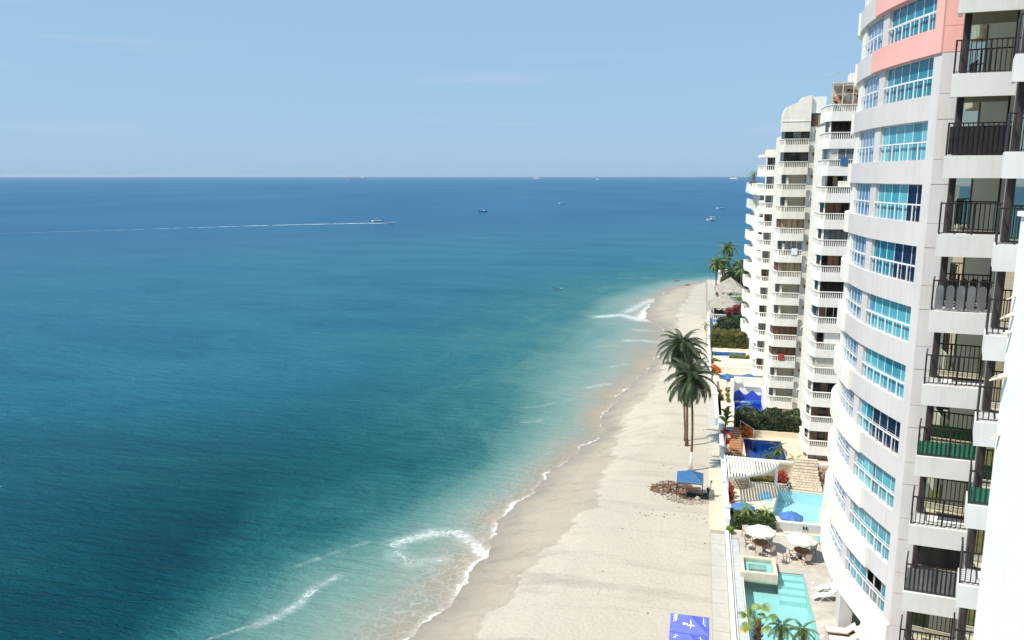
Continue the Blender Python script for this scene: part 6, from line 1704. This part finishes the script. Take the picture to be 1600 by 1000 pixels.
cnt = thing('bar_counter', 'dark counter and shade screens under the nearer thatched hut', 'counter', (6,179,0.2)); MB().box(3.4,8.6,178.0,178.6,0.2,1.3).build('counter', M['dark_wall'], cnt); MB().box(3.6,8.6,184.5,184.7,0.2,2.6).build('screen', M['dark_wall'], cnt)
bb = thing('white_balustrade', 'white balustraded terrace front below the nearer thatched hut', 'balustrade', (4.5,175.2,0))
MB().box(2.45,8.8,175.0,175.2,0.2,0.5).build('base', M['stucco_white'], bb); MB().box(2.45,8.8,174.98,175.22,1.35,1.5).build('top_rail', M['stucco_white'], bb)
for i in range(15): MB().box(2.5+i*0.43,2.65+i*0.43,175.02,175.18,0.5,1.35).build('baluster', M['stucco_white'], bb)
sp_ = thing('swimming_pool', 'pale blue strip of pool water in front of the nearer thatched hut', 'pool', (5.4,172.5,0.22)); MB().box(3.0,8.4,170.4,174.4,0.1,0.5).build('rim', M['stucco_white'], sp_); MB().box(3.2,8.2,170.6,174.2,0.2,0.53).build('water', M['water_steel'], sp_)
fh = thing('beach_house', 'low white house half hidden behind the farther coconut palms', 'house', (8,238,0.2)); MB().box(5.5,12,236,241,0.2,3.6).build('wall', M['stucco_white'], fh); MB().box(5.2,12.3,235.7,241.3,3.6,3.9).build('roof', M['stucco_cream'], fh)
for x in (6.4,8.4,10.4): MB().box(x,x+0.9,235.94,235.999,1.2,2.6).build('window', M['pane_dark'], fh)
for i, (x, y) in enumerate(((0.2,222),(-3.2,236),(-1.0,208),(-6.5,245))):
    r6 = random.Random(i); lgm = MB()
    lgm.tube([(x-0.8,y,-0.55-0.02*i),(x,y+0.2,-0.35),(x+0.9,y-0.1,-0.45)],[0.14,0.2,0.1],7); lgm.tube([(x,y+.1,-0.3),(x+0.3,y+0.3,0.05)],[0.08,0.03],5)
    tag(lgm.build('driftwood', M['trunk'], org=(x,y,-0.4)), ['driftwood log nearest the beach wall by the huts','driftwood log lying on the far wet sand','driftwood log closest to the camera on the far beach','dark driftwood log at the far waterline'][i], 'driftwood', 'driftwood on the far beach')

# ---------------------------------------------------------------- boats and ships
def hull(mb, L, B, H, z0, mi=0, rake=0.12):
    """simple round-bowed hull along +X, keel at z0"""
    N = 9; rows = []
    for i in range(N+1):
        t = i/N; w = B/2*(1-max(0,(t-0.55)/0.45)**2.2)*(0.92+0.08*min(1,t*4)); sheer = H*(1+0.35*max(0,t-0.5)**1.5)
        x = -L/2+L*t; rows.append([(x-rake*L*0.3*t*0,-w,z0+sheer),(x,-w*0.75,z0+H*0.25),(x,0,z0),(x,w*0.75,z0+H*0.25),(x,w,z0+sheer)])
    for a, b in zip(rows[:-1], rows[1:]):
        for k in range(4): mb.poly([a[k],b[k],b[k+1],a[k+1]], mi)
        mb.poly([(a[0][0],a[0][1]*0.9,a[0][2]-0.06),(a[4][0],a[4][1]*0.9,a[4][2]-0.06),(b[4][0],b[4][1]*0.9,b[4][2]-0.06),(b[0][0],b[0][1]*0.9,b[0][2]-0.06)], mi)
    mb.poly(list(reversed(rows[0])), mi)
    return mb
def boat(label, x, y, rz, L, hm, cab, group='small boats on the bay', crew=2, lowcol='hull_dark'):
    t = thing('motor_boat', label, 'boat', (0,0,0), group); B = L*0.30
    hull(MB(), L, B, L*0.13, -0.25).build('hull', M[hm], t)
    MB().box(-L*0.44,L*0.26,-B*0.51,B*0.51,0.0,L*0.03).build('boot_stripe', M[lowcol], t)
    if cab:
        c = MB().box(-L*0.02,L*0.16,-B*0.32,B*0.32,L*0.09,L*0.22).build('console', M['hull_white'], t); MB().box(L*0.161,L*0.17,-B*0.3,B*0.3,L*0.15,L*0.21).build('windscreen', M['pane_dark'], c)
        MB().box(-L*0.25,L*0.18,-B*0.36,B*0.36,L*0.32,L*0.335).build('sunshade', M['hull_white'] if cab == 1 else M['canvas_blue'], t)
        for sx in (-L*0.23,L*0.15):
            for sy in (-1,1): MB().box(sx-.03,sx+.03,sy*B*0.33-.03,sy*B*0.33+.03,L*0.08,L*0.32).build('post', M['hull_white'], t)
    MB().box(-L*0.54,-L*0.47,-0.22,0.22,L*0.04,L*0.17).build('outboard_motor', M['dark_metal'], t)
    for i in range(3): MB().box(-L*0.33+i*L*0.17,-L*0.28+i*L*0.17,-B*0.42,B*0.42,L*0.075,L*0.09).build('thwart', M['wood'], t)
    t.location = (x,y,SEA_Z); t.rotation_euler = (0,0,rz)
    return t
boat('fast small boat at the head of the long white wake', -215.0,530.9,0.28,6.0,'hull_white',0)
boat('pale open motor boat just behind the long wake', -234.5,551.3,math.pi+0.25,8.0,'hull_white',0)
boat('dark blue motor boat in mid bay, right of the wake', -200.5,724.8,0.25,8.2,'hull_blue',2,lowcol='hull_blue')
boat('small white boat far out, right of the dark blue boat', -168.0,970.0,math.pi+.2,8.5,'hull_white',0)
boat('white boat with shade roof nearest the apartment building', 7.4,626.8,math.pi+.2,8.0,'hull_white',1)
boat('white open boat farther out near the apartment building', 18.6,854,math.pi+.2,9.0,'hull_white',0)
boat('tiny white dinghy in the surf off the beach', -40.7,230.8,0.4,2.6,'hull_white',0)
wk = MB(); wpts = [(-217,530.2,1.2),(-223,529,2.4),(-232,526,2.4),(-245,520.5,2.0),(-270,503,1.5),(-310,467,0.8),(-350,428,0.4),(-399,382,0.25),(-430,352,0.1)]
for (ax,ay,aw),(bx,by,bw_) in zip(wpts[:-1], wpts[1:]):
    d = Vector((bx-ax,by-ay,0)).normalized(); nn = Vector((-d.y,d.x,0)); K = 6
    for i in range(K):
        u0, u1 = i/K, (i+1)/K; p = Vector((ax+(bx-ax)*u0,ay+(by-ay)*u0,SEA_Z+0.06)); q = Vector((ax+(bx-ax)*u1,ay+(by-ay)*u1,SEA_Z+0.06)); w0, w1 = (aw+(bw_-aw)*u0), (aw+(bw_-aw)*u1)
        wk.poly([p-nn*w0,q-nn*w1,q+nn*w1,p+nn*w0])
def foam_mat(name, lo, hi):
    m = mat(name, (0.85,0.86,0.86), 0.9, 0.02); n = m.node_tree.nodes; l = m.node_tree.links; b = n['Principled BSDF']; g = n.new('ShaderNodeNewGeometry')
    mp = n.new('ShaderNodeMapping'); mp.inputs['Scale'].default_value = (0.06,0.06,1); l.new(g.outputs['Position'], mp.inputs['Vector'])
    t = n.new('ShaderNodeTexNoise'); t.inputs['Scale'].default_value = 3; t.inputs['Detail'].default_value = 8; l.new(mp.outputs['Vector'], t.inputs['Vector'])
    r = n.new('ShaderNodeMapRange'); r.inputs['From Min'].default_value = lo; r.inputs['From Max'].default_value = hi; l.new(t.outputs['Fac'], r.inputs['Value']); l.new(r.outputs['Result'], b.inputs['Alpha'])
    return m
foam_mat('wake_foam', 0.30, 0.62)
tag(wk.build('boat_wake', M['wake_foam']), 'long white wake trailing left behind the fast small boat', 'wake', kind='stuff')

def ship(label, px, dist, L, kind, flip=1):
    a = RAD(YAW) - math.atan((px-800)/FPX); x, y = -math.sin(a)*dist, math.cos(a)*dist
    t = thing('cargo_ship', label, 'ship', (0,0,0), 'ships on the horizon')
    H_ = L*0.055
    MB().prism([(-L/2,-L*.07),(L*0.42,-L*.07),(L/2,0),(L*0.42,L*.07),(-L/2,L*.07)],-2,H_).build('hull', M['ship_hazed'] if kind != 'white' else M['hull_white'], t)
    s = MB()
    if kind == 'cargo':
        s.box(-L*0.46,-L*0.28,-L*.05,L*.05,H_,H_+L*0.10).box(-L*0.42,-L*0.36,-L*.02,L*.02,H_+L*0.1,H_+L*0.15); s.build('superstructure', M['hull_white'], t)
        for i in range(5): MB().box(-L*0.22+i*L*0.13,-L*0.13+i*L*0.13,-L*.05,L*.05,H_,H_+L*0.02).build('hatch', M['ship_hazed'], t)
        MB().tube([(L*0.3,0,H_),(L*0.3,0,H_+L*0.12)],L*0.004,5).build('mast', M['hull_white'], t)
    else:
        s.box(-L*0.40,L*0.30,-L*.05,L*.05,H_,H_+L*0.07).box(-L*0.34,L*0.18,-L*.045,L*.045,H_+L*0.07,H_+L*0.12); s.build('superstructure', M['hull_white'], t)
        MB().box(-L*0.24,-L*0.14,-L*.02,L*.02,H_+L*0.12,H_+L*0.18).build('funnel', M['ship_hazed'], t); MB().tube([(L*0.12,0,H_+L*0.12),(L*0.12,0,H_+L*0.22)],L*0.004,5).build('mast', M['hull_white'], t)
    t.location = (x,y,SEA_Z); t.rotation_euler = (0,0,a + (math.pi if flip < 0 else 0))
    return t
ship('long faint cargo ship on the horizon at the left', 560, 9000, 185, 'cargo', -1)
ship('pale ship on the horizon near the middle of the sea', 838, 9500, 105, 'cruise', 1)
ship('small pale ship on the horizon right of the middle', 932, 7600, 45, 'cruise', 1)
ship('faint pale ship on the horizon close to the apartment building', 1142, 9000, 110, 'cruise', 1)

# ---------------------------------------------------------------- sea haze
hz = bpy.data.materials.new('sea_haze'); hz.use_nodes = True
hn = hz.node_tree.nodes; hn.clear()
ho = hn.new('ShaderNodeOutputMaterial'); hv = hn.new('ShaderNodeVolumePrincipled')
hv.inputs['Color'].default_value = (0.80,0.90,1.0,1); hv.inputs['Density'].default_value = 2.4e-5; hv.inputs['Anisotropy'].default_value = 0.2
hz.node_tree.links.new(hv.outputs['Volume'], ho.inputs['Volume'])
hb2 = MB().box(-61000,61000,-3100,61000,-14,62).build('haze', hz); tag(hb2, kind='stuff')
